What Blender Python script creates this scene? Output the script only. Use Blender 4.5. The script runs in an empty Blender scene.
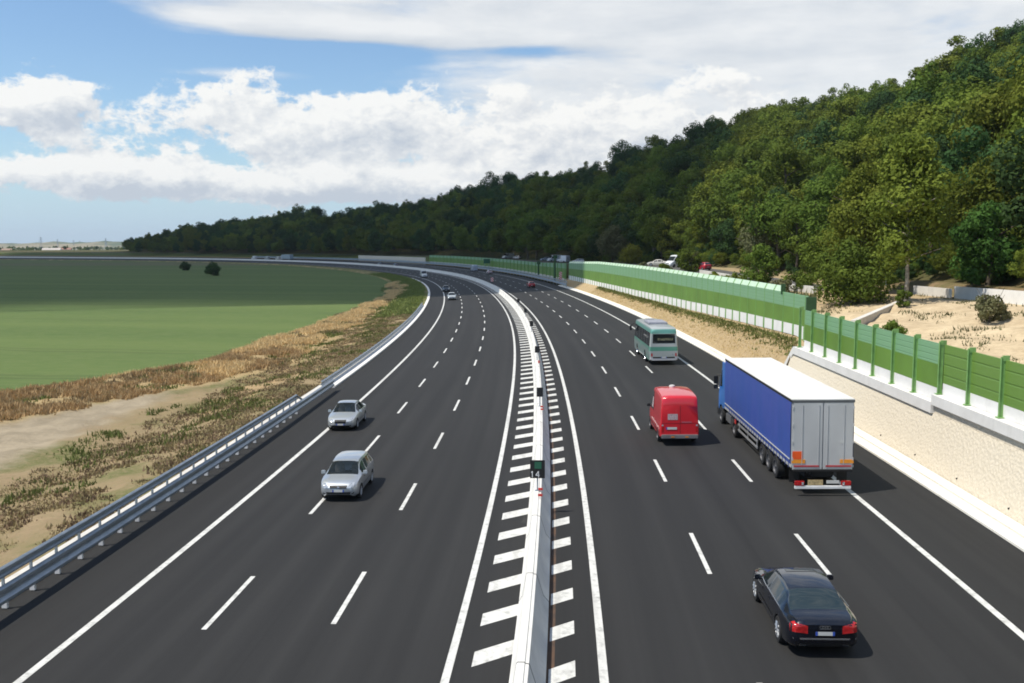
import bpy, bmesh, math, random
import numpy as np
from mathutils import Vector, Matrix
from mathutils.bvhtree import BVHTree
R = math.radians
rng = np.random.default_rng(7)
random.seed(7)
scene = bpy.context.scene
C = scene.collection

# ------------------------------------------------------------------ road alignment (s along the median, o to the right)
KN = np.array([-60, 0, 60, 120, 180, 240, 320, 420, 560, 800, 1020, 1500.])
KV = np.array([.00135, .00135, .0006, .00085, .00055, .0009, .0013, .0010, .0015, .0022, 0, 0])
EK = np.array([0, 150, 280, 420, 700.]); EV = np.array([.006, .022, .036, .065, .07])
SS = np.arange(-60, 1700, 1.0)
_k = np.interp(SS, KN, KV)
TH = np.concatenate([[0], np.cumsum((_k[1:] + _k[:-1]) / 2)]); TH = TH - TH[60] - 0.0827
XM = np.concatenate([[0], np.cumsum(-np.sin((TH[1:] + TH[:-1]) / 2))])
YM = np.concatenate([[0], np.cumsum(np.cos((TH[1:] + TH[:-1]) / 2))])
XM = XM - XM[60] - 3.205; YM = YM - YM[60]

def bank(s, o):
    return np.interp(s, EK, EV) * (np.clip(o, -14, 22) - 1.98)

def PX(s, o, z=0.0):
    """road coordinates to world, vectorised; z is measured from the banked carriageway"""
    s = np.asarray(s, float); o = np.asarray(o, float)
    x = np.interp(s, SS, XM); y = np.interp(s, SS, YM); t = np.interp(s, SS, TH)
    return np.stack(np.broadcast_arrays(x + o * np.cos(t), y + o * np.sin(t), z + bank(s, o)), -1)

def heading(s):
    return float(np.interp(s, SS, TH))

def to_so(xy):
    xy = np.asarray(xy, float); out = np.zeros((len(xy), 2))
    for a in range(0, len(xy), 4000):
        q = xy[a:a + 4000]
        d = (XM[None] - q[:, :1]) ** 2 + (YM[None] - q[:, 1:2]) ** 2
        i = d.argmin(1); dx = q[:, 0] - XM[i]; dy = q[:, 1] - YM[i]
        out[a:a + 4000, 0] = SS[i] - dx * np.sin(TH[i]) + dy * np.cos(TH[i])
        out[a:a + 4000, 1] = dx * np.cos(TH[i]) + dy * np.sin(TH[i])
    return out

# ------------------------------------------------------------------ node helpers
class X:
    """a shader value one can do arithmetic with"""
    def __init__(s, nt, v): s.nt, s.v = nt, v
    def _m(s, op, *a):
        n = s.nt.nodes.new('ShaderNodeMath'); n.operation = op
        for i, q in enumerate((s,) + a):
            q = q.v if isinstance(q, X) else q
            if isinstance(q, (int, float)): n.inputs[i].default_value = q
            else: s.nt.links.new(q, n.inputs[i])
        return X(s.nt, n.outputs[0])
    def __add__(s, b): return s._m('ADD', b)
    __radd__ = __add__
    def __sub__(s, b): return s._m('SUBTRACT', b)
    def __rsub__(s, b): return X(s.nt, float(b))._m('SUBTRACT', s)
    def __mul__(s, b): return s._m('MULTIPLY', b)
    __rmul__ = __mul__
    def __truediv__(s, b): return s._m('DIVIDE', b)
    def f(s, op, *a): return s._m(op, *a)
    def sat(s):
        r = s._m('ADD', 0.0); r.v.node.use_clamp = True; return r
    def step(s, lo, hi):
        n = s.nt.nodes.new('ShaderNodeMapRange'); n.interpolation_type = 'SMOOTHSTEP'
        n.inputs['From Min'].default_value = lo; n.inputs['From Max'].default_value = hi
        s.nt.links.new(s.v, n.inputs['Value']); return X(s.nt, n.outputs['Result'])
    def gauss(s, c, w):
        d = (s - c) / w
        return (d * d * -1.0).f('EXPONENT')

def mixc(nt, fac, a, b):
    n = nt.nodes.new('ShaderNodeMix'); n.data_type = 'RGBA'
    for i, q in ((0, fac), (6, a), (7, b)):
        q = q.v if isinstance(q, X) else q
        if isinstance(q, (int, float)): n.inputs[i].default_value = q
        elif isinstance(q, (tuple, list)): n.inputs[i].default_value = (*q[:3], 1)
        else: nt.links.new(q, n.inputs[i])
    return n.outputs[2]

def noise(nt, vec, scale=1.0, detail=4.0, rough=.55, dist=0.0):
    n = nt.nodes.new('ShaderNodeTexNoise')
    n.inputs['Scale'].default_value = scale; n.inputs['Detail'].default_value = detail
    n.inputs['Roughness'].default_value = rough; n.inputs['Distortion'].default_value = dist
    if vec is not None: nt.links.new(vec, n.inputs['Vector'])
    return X(nt, n.outputs['Fac'])

def vscale(nt, vec, sc):
    n = nt.nodes.new('ShaderNodeMapping'); n.inputs['Scale'].default_value = sc
    nt.links.new(vec, n.inputs['Vector']); return n.outputs[0]

def new_mat(name, rough=.6, metal=0.0, spec=.4):
    m = bpy.data.materials.new(name); m.use_nodes = True
    nt = m.node_tree; b = nt.nodes['Principled BSDF']
    b.inputs['Roughness'].default_value = rough; b.inputs['Metallic'].default_value = metal
    b.inputs['Specular IOR Level'].default_value = spec
    return m, nt, b

def tex(nt, kind='Object'):
    return nt.nodes.new('ShaderNodeTexCoord').outputs[kind]

def uv(nt, name):
    n = nt.nodes.new('ShaderNodeUVMap'); n.uv_map = name; return n.outputs[0]

def sep(nt, v):
    n = nt.nodes.new('ShaderNodeSeparateXYZ'); nt.links.new(v, n.inputs[0])
    return [X(nt, o) for o in n.outputs]

def bump(nt, b, h, strength=.3, dist=.05):
    n = nt.nodes.new('ShaderNodeBump'); n.inputs['Strength'].default_value = strength; n.inputs['Distance'].default_value = dist
    nt.links.new(h.v, n.inputs['Height']); nt.links.new(n.outputs[0], b.inputs['Normal'])

def plain(name, col, rough=.5, metal=0.0, var=.12, scale=3.0, coat=0.0, spec=.4, col2=None):
    """a paint, plastic or metal: base colour with a slight uneven wear"""
    m, nt, b = new_mat(name, rough, metal, spec)
    f = noise(nt, tex(nt), scale, 5)
    c2 = col2 or tuple(c * (1 - 2 * var) for c in col)
    nt.links.new(mixc(nt, f.step(.3, .75), col, c2), b.inputs['Base Color'])
    if coat: b.inputs['Coat Weight'].default_value = coat; b.inputs['Coat Roughness'].default_value = .04
    return m

# ------------------------------------------------------------------ mesh helpers
class MB:
    def __init__(s): s.v, s.f, s.m = [], [], []
    def add(s, vs, fs, mi=0):
        b = len(s.v); s.v += [tuple(map(float, p)) for p in vs]; s.f += [tuple(i + b for i in f) for f in fs]; s.m += [mi] * len(fs); return s
    def box(s, c, d, mi=0, rz=0.0, M=None, taper=(1, 1)):
        vs = []
        for z in (-.5, .5):
            tx, ty = taper if z > 0 else (1, 1)
            for x, y in ((-.5, -.5), (.5, -.5), (.5, .5), (-.5, .5)):
                p = Vector((x * d[0] * tx, y * d[1] * ty, z * d[2]))
                if rz: p = Matrix.Rotation(rz, 3, 'Z') @ p
                if M is not None: p = M @ p
                vs.append(p + Vector(c))
        return s.add(vs, [(3, 2, 1, 0), (4, 5, 6, 7), (0, 1, 5, 4), (1, 2, 6, 5), (2, 3, 7, 6), (3, 0, 4, 7)], mi)
    def bar(s, a, b, r, n=6, mi=0, r2=None):
        a, b = Vector(a), Vector(b); d = (b - a).normalized()
        u = d.orthogonal().normalized(); w = d.cross(u); r2 = r if r2 is None else r2
        vs = [a + (u * math.cos(t) + w * math.sin(t)) * r for t in [2 * math.pi * i / n for i in range(n)]] + \
             [b + (u * math.cos(t) + w * math.sin(t)) * r2 for t in [2 * math.pi * i / n for i in range(n)]]
        fs = [(i, (i + 1) % n, n + (i + 1) % n, n + i) for i in range(n)] + [tuple(range(n))[::-1], tuple(range(n, 2 * n))]
        return s.add(vs, fs, mi)
    def lathe(s, prof, axis='X', n=24, c=(0, 0, 0), mi=0):
        """prof: (r, along) pairs, spun about an axis"""
        vs = []
        for r, a in prof:
            for i in range(n):
                t = 2 * math.pi * i / n; p = (a, r * math.cos(t), r * math.sin(t))
                if axis == 'Z': p = (r * math.cos(t), r * math.sin(t), a)
                vs.append(Vector(p) + Vector(c))
        fs = []
        for k in range(len(prof) - 1):
            for i in range(n):
                j = (i + 1) % n; fs.append((k * n + i, k * n + j, (k + 1) * n + j, (k + 1) * n + i))
        return s.add(vs, fs, mi)
    def build(s, name, mats, parent=None, smooth=None, bevel=0.0):
        me = bpy.data.meshes.new(name); me.from_pydata(s.v, [], s.f)
        for m in (mats if isinstance(mats, (list, tuple)) else [mats]): me.materials.append(m)
        me.polygons.foreach_set('material_index', s.m)
        bm = bmesh.new(); bm.from_mesh(me)
        bmesh.ops.recalc_face_normals(bm, faces=bm.faces)
        if bevel: bmesh.ops.bevel(bm, geom=[e for e in bm.edges if e.is_manifold and e.calc_face_angle(0) > .6], offset=bevel, segments=2, affect='EDGES', clamp_overlap=True)
        bm.to_mesh(me); bm.free()
        if smooth is not None:
            me.polygons.foreach_set('use_smooth', [True] * len(me.polygons)); me.set_sharp_from_angle(angle=R(smooth))
        return link(name, me, parent)

def link(name, me, parent=None):
    o = bpy.data.objects.new(name, me); C.objects.link(o)
    if parent is not None: o.parent = parent
    return o

def fast_mesh(name, co, faces, mats, k=4, parent=None, uvs=None, cols=None, smooth=False):
    """big meshes from arrays: co (n,3), faces (m,k)"""
    me = bpy.data.meshes.new(name); co = np.ascontiguousarray(co, np.float32); faces = np.ascontiguousarray(faces, np.int32)
    me.vertices.add(len(co)); me.vertices.foreach_set('co', co.ravel())
    me.loops.add(faces.size); me.loops.foreach_set('vertex_index', faces.ravel())
    me.polygons.add(len(faces)); me.polygons.foreach_set('loop_start', np.arange(0, faces.size, k, dtype=np.int32))
    for m in (mats if isinstance(mats, (list, tuple)) else [mats]): me.materials.append(m)
    for nm, a in (uvs or {}).items():
        l = me.uv_layers.new(name=nm); l.data.foreach_set('uv', np.ascontiguousarray(a[faces.ravel()], np.float32).ravel())
    if cols is not None:
        at = me.attributes.new('tone', 'FLOAT', 'POINT'); at.data.foreach_set('value', np.ascontiguousarray(cols, np.float32))
    if smooth: me.polygons.foreach_set('use_smooth', [True] * len(faces))
    me.update(calc_edges=True); me.validate()
    return link(name, me, parent)

def grid_faces(n, m):
    a = (np.arange(n - 1)[:, None] * m + np.arange(m - 1)[None]).ravel()
    return np.stack([a, a + 1, a + m + 1, a + m], 1)

def sheet(name, svals, ovals, zfun, mat, kind=None, uvs=True, edge=None, smooth=True):
    """a surface laid out along the road; ovals may be a function of s"""
    S, T = np.meshgrid(svals, np.arange(len(ovals)) if not callable(ovals) else np.linspace(0, 1, edge), indexing='ij')
    O = np.asarray(ovals)[T.astype(int)] if not callable(ovals) else ovals(S, T)
    Z = zfun(S, O) if callable(zfun) else np.full_like(S, zfun)
    P = PX(S.ravel(), O.ravel(), Z.ravel())
    o = fast_mesh(name, P, grid_faces(*S.shape)[:, ::-1], mat, uvs={'road': np.stack([S.ravel(), O.ravel()], 1)}, smooth=smooth)
    if kind: o['kind'] = kind
    return o

def sweep(mb, prof, s0, s1, ds, closed=True, caps=True, mi=0, zoff=None):
    """a section (o, z) pushed along the road"""
    n = max(2, int(round((s1 - s0) / ds)) + 1); sv = np.linspace(s0, s1, n); k = len(prof)
    vs = []
    for s in sv:
        dz = zoff(s) if zoff else 0
        vs += list(PX(np.full(k, s), [p[0] for p in prof], np.array([p[1] for p in prof]) + dz))
    fs = []
    for i in range(n - 1):
        for j in range(k if closed else k - 1):
            a, b = i * k + j, i * k + (j + 1) % k; fs.append((a, b, b + k, a + k))
    if caps and closed: fs += [tuple(range(k)), tuple(range((n - 1) * k, n * k))[::-1]]
    mb.add(vs, fs, mi); return mb

def tag(o, label=None, cat=None, group=None, kind=None):
    if label: o['label'] = label
    if cat: o['category'] = cat
    if group: o['group'] = group
    if kind: o['kind'] = kind
    return o

def empty(name, loc=(0, 0, 0), rot=(0, 0, 0)):
    o = bpy.data.objects.new(name, None); C.objects.link(o); o.location = loc; o.rotation_euler = rot; return o

def copy_tree(o, parent=None):
    c = o.copy(); C.objects.link(c)
    if parent is not None: c.parent = parent
    for ch in list(o.children): copy_tree(ch, c)
    return c

def seat(root, s, o, back=False):
    """puts a thing built facing +Y on the carriageway"""
    p = PX(s, o); e = float(np.interp(s, EK, EV)); root.location = Vector(p) + Vector((0, 0, .005))
    root.rotation_euler = (0, e if back else -e, heading(s) + (math.pi if back else 0)); return root

# ------------------------------------------------------------------ camera
F, HOR, CAMZ = 950.0, 245.5, 10.5
cam = bpy.data.objects.new('camera', bpy.data.cameras.new('camera')); C.objects.link(cam); scene.camera = cam
cam.location = (0, 0, CAMZ); cam.rotation_euler = (math.pi / 2 - math.atan2(341.5 - HOR, F), 0, 0)
cam.data.sensor_width = 36; cam.data.lens = F * 36 / 1024; cam.data.clip_start = .3; cam.data.clip_end = 40000

# ------------------------------------------------------------------ daylight
SUN_EL, SH_AZ = R(59), R(20)             # shadows fall to +X and a little to +Y
sdir = Vector((math.cos(SH_AZ) * math.cos(SUN_EL), math.sin(SH_AZ) * math.cos(SUN_EL), -math.sin(SUN_EL)))
sun = bpy.data.objects.new('sun', bpy.data.lights.new('sun', 'SUN')); C.objects.link(sun)
sun.data.energy = 5.0; sun.data.angle = R(.5); sun.data.color = (1, .94, .83)
sun.rotation_euler = sdir.to_track_quat('-Z', 'Y').to_euler()
world = bpy.data.worlds.new('World'); scene.world = world; world.use_nodes = True
nt = world.node_tree; bg = nt.nodes['Background']
sky = nt.nodes.new('ShaderNodeTexSky'); sky.sky_type = 'NISHITA'; sky.sun_disc = False
sky.sun_elevation = SUN_EL
sky.sun_rotation = math.atan2(-sdir.x, -sdir.y)      # compass angle from +Y towards +X
sky.air_density = 1.0; sky.dust_density = .6; sky.ozone_density = 2.0; sky.altitude = 50
SKY_STRENGTH = .10
dx, dy, dz = sep(nt, tex(nt, 'Generated'))
az = dx.f('ARCTAN2', dy); el = dz.f('ARCSINE')
def comb(x, y, z):
    n = nt.nodes.new('ShaderNodeCombineXYZ')
    for i, q in enumerate((x, y, z)):
        if isinstance(q, X): nt.links.new(q.v, n.inputs[i])
        else: n.inputs[i].default_value = q
    return n.outputs[0]
def G2(a, e, ca, ce, wa, we): return a.gauss(ca, wa) * e.gauss(ce, we)
def cumulus(a, e):
    # puffy heaps low over the plain, two rows of them
    wob = noise(nt, comb(a * 9.0, e * 9.0, 1.3), 1.0, 3, .5)
    n1 = noise(nt, comb(a * 13.0 + wob * .4, e * 21.0, 3.7), 1.0, 5, .55)
    n2 = noise(nt, comb(a * 42.0 + wob, e * 58.0 + wob, 6.1), 1.0, 8, .62)
    bil = (n2 - .5).f('ABSOLUTE') * 2.0
    cov = .56 * G2(a, e, -.475, .128, .07, .034) + .50 * G2(a, e, -.275, .118, .09, .036) + .42 * G2(a, e, -.16, .112, .08, .044) + .40 * G2(a, e, -.03, .105, .11, .050) + .42 * G2(a, e, .20, .110, .22, .062) \
        + .52 * G2(a, e, -.44, .068, .12, .018) + .52 * G2(a, e, -.26, .060, .14, .018) + .34 * G2(a, e, -.08, .06, .12, .02) - .20 * G2(a, e, -.45, .014, .3, .014) - .14 * G2(a, e, -.39, .150, .05, .03) - .07 * e.gauss(.088, .006) + .22 * G2(a, e, -.305, .172, .05, .012)
    return n1 * 1.35 - .25 * e.step(.165, .21) + (1.0 - bil) * .40 + cov - 1.235
def veil(a, e):
    # the long grey-white sheet above
    n2 = noise(nt, comb(a * 4.2 + e * 3.0, e * 26.0, 9.1), 1.0, 8, .58, .35)
    n3 = noise(nt, comb(a * 13.0, e * 30.0, 2.1), 1.0, 6, .6)
    cov = .64 * ((a + .10) / .09).f('TANH').f('ADD', 1.0) * .5 + .66 * G2(a, e, -.22, .216, .17, .018) + .66 * G2(a, e, -.27, .250, .17, .022) \
        + .42 * G2(a, e, -.29, .168, .10, .009) - .42 * G2(a, e, -.17, .192, .10, .008) - .40 * G2(a, e, .02, .196, .06, .007)
    out = e.step(.28, .42) + a.f('ABSOLUTE').step(.75, 1.1)
    return n2 * .8 + n3 * .3 + cov - .88 - out.sat() * .28
c1 = cumulus(az, el); c1u = cumulus(az - .009, el + .011)
c2 = veil(az, el); c2u = veil(az - .01, el + .012)
a1 = c1.step(-.03, .14); a2 = c2.step(-.10, .26)
lit1 = ((c1 - c1u) * 2.4 + .66 - c1.step(.05, .5) * .30 + noise(nt, comb(az * 20.0, el * 30.0, 8.0), 1.0, 8, .62, .4) * 1.1 - .46).sat(); lit2 = ((c2 - c2u) * 1.4 + .62 + noise(nt, comb(az * 9.0, el * 22.0, 1.0), 1.0, 6) * 1.1 - .50).sat()
S = 1.0 / SKY_STRENGTH
cum_col = mixc(nt, lit1, (.53 * S, .58 * S, .65 * S), (.91 * S, .91 * S, .89 * S))
veil_col = mixc(nt, lit2, (.54 * S, .59 * S, .65 * S), (.84 * S, .85 * S, .85 * S))
tint = nt.nodes.new('ShaderNodeMix'); tint.data_type = 'RGBA'; tint.blend_type = 'MULTIPLY'; tint.inputs[0].default_value = 1.0
nt.links.new(sky.outputs[0], tint.inputs[6]); tint.inputs[7].default_value = (1.12, 1.26, 1.36, 1)
hz = mixc(nt, el.gauss(0, .07) * .75, tint.outputs[2], (.45 * S, .64 * S, .83 * S))
c = mixc(nt, a2 * .93, hz, veil_col)
c = mixc(nt, a1 * .97, c, cum_col)
nt.links.new(c, bg.inputs['Color']); bg.inputs['Strength'].default_value = SKY_STRENGTH
scene.view_settings.view_transform = 'Standard'; scene.view_settings.look = 'None'
scene.view_settings.gamma = 1; scene.view_settings.exposure = 0.14; scene.view_settings.use_curve_mapping = False
scene.render.engine = 'CYCLES'
scene.cycles.use_denoising = True
scene.cycles.filter_width = 1.8
scene.cycles.max_bounces = 6; scene.cycles.transparent_max_bounces = 8
# ------------------------------------------------------------------ materials of the place
def m_asphalt():
    m, nt, b = new_mat('asphalt', .82, 0, .35)
    s, o, _ = sep(nt, uv(nt, 'road')); obj = tex(nt)
    fine = noise(nt, obj, 9.0, 6, .7); long_ = noise(nt, comb2(nt, s * .02, o * 1.3), 1.0, 5, .6); big = noise(nt, comb2(nt, s * .05, o * .12), 1.0, 3)
    # the paver's lane joints and the slightly polished wheel tracks
    f = long_.step(.3, .72) * .5 + big * .35 + fine * .18
    wt = ((o - 9.5).f('ABSOLUTE') - 0.0).gauss(.95, .30) + (o - 13.3).f('ABSOLUTE').gauss(.95, .30) + (o - 5.7).f('ABSOLUTE').gauss(.95, .30) + (o + 8.6).f('ABSOLUTE').gauss(.9, .30) + (o + 5.2).f('ABSOLUTE').gauss(.9, .30) + (o + 1.7).f('ABSOLUTE').gauss(.9, .30)
    f = f + wt * big * .55
    col = mixc(nt, f.sat(), (.0115, .0115, .0121), (.0235, .0233, .0234))
    jo = ((o + 5.2).f('ABSOLUTE').step(.06, .0)) + ((o - 9.5).f('ABSOLUTE').step(.06, .0))
    col = mixc(nt, jo.sat() * .5, col, (.012, .012, .012))
    st = noise(nt, comb2(nt, s * .35, o * .9), 1.0, 5, .65).step(.62, .74) * (o - .9).f('ABSOLUTE').step(1.2, .3)
    col = mixc(nt, st * .55, col, (.062, .060, .057))
    nt.links.new(col, b.inputs['Base Color']); bump(nt, b, fine, .25, .02); return m

def comb2(nt, a, b_, c_=0.0):
    n = nt.nodes.new('ShaderNodeCombineXYZ')
    for i, q in enumerate((a, b_, c_)):
        if isinstance(q, X): nt.links.new(q.v, n.inputs[i])
        else: n.inputs[i].default_value = q
    return n.outputs[0]

def m_paint():
    m, nt, b = new_mat('road_paint', .6, 0, .4)
    s, o, _ = sep(nt, uv(nt, 'road'))
    f = noise(nt, tex(nt), 3.0, 8, .75); g = noise(nt, comb2(nt, s * .15, o * 2.0), 1.0, 4)
    col = mixc(nt, f.step(.45, .72), (.60, .60, .575), (.30, .30, .29)); col = mixc(nt, g.step(.5, .72) * .7, col, (.38, .375, .36))
    chip = noise(nt, tex(nt), 14.0, 8, .8).step(.66, .72); col = mixc(nt, chip * .8, col, (.05, .05, .05))
    nt.links.new(col, b.inputs['Base Color']); return m

def m_concrete(name, a=(.62, .60, .56), c_=(.45, .43, .40), joint=0.0):
    m, nt, b = new_mat(name, .85, 0, .25)
    obj = tex(nt); f = noise(nt, obj, .9, 8, .65); g = noise(nt, vscale(nt, obj, (3, 3, .35)), 1.5, 5, .6)
    col = mixc(nt, (f.step(.35, .75) * .6 + g.step(.5, .8) * .4).sat(), a, c_)
    if joint:
        s, o, _ = sep(nt, uv(nt, 'road'))
        j = (s / joint).f('FRACT').step(.006 * 6 / joint * 1.2, 0.0); col = mixc(nt, j * .8, col, (.10, .10, .10))
    nt.links.new(col, b.inputs['Base Color']); bump(nt, b, f, .2, .02); return m

def m_steel():
    m, nt, b = new_mat('galvanised_steel', .42, .75, .5)
    f = noise(nt, vscale(nt, tex(nt), (1, 1, 4)), 2.2, 6, .6)
    nt.links.new(mixc(nt, f.step(.3, .75), (.40, .45, .50), (.27, .32, .37)), b.inputs['Base Color']); return m

M = {}
M['asphalt'] = m_asphalt(); M['paint'] = m_paint(); M['steel'] = m_steel()
M['concrete'] = m_concrete('pale_concrete'); M['barrier'] = m_concrete('barrier_concrete', (.68, .67, .64), (.52, .51, .49))
M['coping'] = m_concrete('coping_concrete', (.66, .65, .63), (.54, .53, .51))
M['white_panel'] = m_concrete('white_panel_concrete', (.74, .73, .71), (.60, .59, .57))
M['kerb'] = m_concrete('kerb_concrete', (.76, .73, .67), (.60, .57, .51))
M['pale_wall'] = m_concrete('pale_wall', (.66, .60, .52), (.50, .45, .38))
M['rust'] = plain('rusty_silt', (.10, .058, .036), .9, 0, .2, 1.5, col2=(.035, .03, .028))
M['black'] = plain('black_plastic', (.012, .012, .013), .5, 0, .1)
M['dark'] = plain('dark_underside', (.014, .014, .015), .8, 0, .1)
M['rubber'] = plain('tyre_rubber', (.016, .016, .017), .8, 0, .15, 9)
M['white'] = plain('white_enamel', (.74, .74, .74), .4, 0, .08)
M['red'] = plain('red_reflector', (.55, .03, .02), .35, 0, .1)
M['post_green'] = plain('green_post', (.20, .38, .12), .5, 0, .12)
M['green'] = plain('green_panel', (.130, .245, .038), .55, 0, .10, .35)
M['green_edge'] = plain('dark_green_frame', (.03, .085, .03), .5, 0, .1)
M['sign_green'] = plain('sign_green', (.02, .115, .066), .45, 0, .1)

def m_louver(name, a, c_, h):
    m, nt, b = new_mat(name, .45, 0, .5)
    z = sep(nt, tex(nt))[2]
    f = (z / h).f('FRACT'); w = f.step(0, .12) * f.step(1.0, .88)
    n = noise(nt, tex(nt), .8, 4)
    nt.links.new(mixc(nt, (w * .75 + n * .25).sat(), c_, a), b.inputs['Base Color']); bump(nt, b, w, .4, .03); return m
M['green_rib'] = m_louver('green_ribbed_panel', (.135, .240, .045), (.098, .185, .032), .5)
def m_glazing(name, col, alpha):
    m, nt, b = new_mat(name, .25, 0, .5); n = noise(nt, tex(nt), .9, 4)
    nt.links.new(mixc(nt, n, col, tuple(c * .75 for c in col)), b.inputs['Base Color'])
    b.inputs['Alpha'].default_value = alpha
    return m
M['grey_green'] = m_louver('grey_green_louvres', (.185, .35, .19), (.145, .29, .145), .28)
M['mint'] = m_glazing('mint_acrylic', (.60, .80, .56), .94)

# ------------------------------------------------------------------ ground (the plain), road, verge, banks and hill
def m_field():
    m, nt, b = new_mat('crop_field', .95, 0, .1)
    x, y, z = sep(nt, tex(nt)); p = tex(nt)
    # drilled strips of the crop run almost straight across the view
    n_w = noise(nt, p, .012, 3)
    yy = y + x * .16 + n_w * 26.0
    strip = noise(nt, comb2(nt, x * .0016, yy * .032), 1.0, 5, .65); strip2 = noise(nt, comb2(nt, x * .006, yy * .16, 4.0), 1.0, 4, .6); fine = noise(nt, vscale(nt, p, (.5, 1.2, 1)), 1.0, 7, .75)
    col = mixc(nt, strip.step(.25, .78), (.070, .118, .037), (.118, .164, .052))
    col = mixc(nt, strip2.step(.45, .7) * .35, col, (.072, .115, .038))
    col = mixc(nt, fine.step(.3, .75) * .75, col, (.130, .164, .062))
    tl = ((yy / 21.0).f('FRACT') - .5).f('ABSOLUTE').step(.030, .012) + ((yy / 21.0 + .09).f('FRACT') - .5).f('ABSOLUTE').step(.030, .012)
    col = mixc(nt, tl.sat() * n_w.step(.35, .6) * .5, col, (.060, .082, .034))
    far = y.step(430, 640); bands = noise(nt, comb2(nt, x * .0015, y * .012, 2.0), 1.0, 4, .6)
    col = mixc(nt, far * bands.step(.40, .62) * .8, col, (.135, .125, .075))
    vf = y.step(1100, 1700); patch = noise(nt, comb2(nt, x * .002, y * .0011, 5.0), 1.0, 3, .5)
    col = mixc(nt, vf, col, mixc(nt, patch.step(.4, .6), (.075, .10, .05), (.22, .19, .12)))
    nt.links.new(col, b.inputs['Base Color']); bump(nt, b, fine, .5, .12); return m
GZ = -1.6
xs = np.concatenate([np.linspace(-9000, -400, 40), np.linspace(-380, 380, 60), np.linspace(400, 9000, 40)])
ys = np.concatenate([np.linspace(-150, 700, 60), np.linspace(730, 14000, 60)])
gx, gy = np.meshgrid(xs, ys, indexing='ij')
fast = np.stack([gx.ravel(), gy.ravel(), np.full(gx.size, GZ)], 1)
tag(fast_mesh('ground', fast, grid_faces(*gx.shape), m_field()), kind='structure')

tag(sheet('road', np.arange(2, 1250, 3.0), np.array([-13.9, -7, 0, 1.98, 6, 12, 18.65]), 0.0, M['asphalt']), kind='structure')

# painted lines: one sheet 4 mm above the asphalt
def lines():
    co, fc, uvv = [], [], []
    def strip(s0, s1, o0, o1, n=None, skew=0.0):
        n = n or max(2, int((s1 - s0) / 3) + 1); b = sum(len(c_) for c_ in co)
        sv = np.linspace(s0, s1, n); S = np.stack([sv, sv + skew], 1); O = np.stack([np.full(n, o0), np.full(n, o1)], 1)
        co.append(PX(S.ravel(), O.ravel(), .004)); uvv.append(np.stack([S.ravel(), O.ravel()], 1)); fc.append(grid_faces(n, 2)[:, ::-1] + b)
    strip(4, 900, -.05, .16); strip(4, 900, 3.80, 4.02); strip(4, 700, -10.47, -10.25); strip(4, 700, 15.08, 15.30)
    for o, c0, per in ((7.62, 32.05, 11.85), (11.39, 32.0, 11.85), (-3.51, 27.7, 11.6), (-7.02, 27.2, 11.5)):
        for k in range(-2, 45):
            c_ = c0 + per * k
            if c_ > 5: strip(c_ - 2.15, c_ + 2.15, o - .075, o + .075, 3)
    for k in range(-6, 150):                       # chevron bars of the median, slanting forward to the right
        s = 23.4 + 2.57 * k
        if s > 6: strip(s - .45, s + .45,   .62, 1.61, 2, .80); strip(s + 1.15, s + 2.05, 2.56, 3.22, 2, .55)
    return fast_mesh('road_markings', np.concatenate(co), np.concatenate(fc), M['paint'], uvs={'road': np.concatenate(uvv)})
tag(lines(), kind='structure')
tag(sheet('rust_stain', np.arange(6, 200, 2.0), np.array([2.50, 2.70]), .002, M['rust']), kind='structure')

# --- left verge: weeds by the rail, a dirt track, a strip of dry grass against the crop
VS = np.array([0, 40, 62, 75, 81, 95, 136, 212, 300, 420, 1300.]); VO = np.array([-56, -52, -46, -41.5, -38, -32.5, -29.5, -24.5, -22.5, -21, -20.])
def edge_o(s): return np.interp(s, VS, VO)
def strip_w(s): return np.interp(s, [45, 60, 80, 100, 140, 212, 300], [11, 12, 12.5, 9.5, 6.5, 4.2, 3.5])
def verge_z(s, o):
    d = (-14.6 - o); w = np.clip(d / 9.0, 0, 1); w = w * w * (3 - 2 * w)
    b0 = bank(s, o); zf = GZ + .30 - b0
    n = np.sin(s * 1.7 + o * 2.3) * .06 + np.sin(s * .53 - o * 1.1) * .09
    return .10 * (1 - w) + (zf) * w + n * np.clip(d / 2, 0, 1) * np.clip((o - edge_o(s)) / 2, 0, 1) - .34 * np.clip(1 - (o - edge_o(s)) / 1.2, 0, 1)
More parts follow.
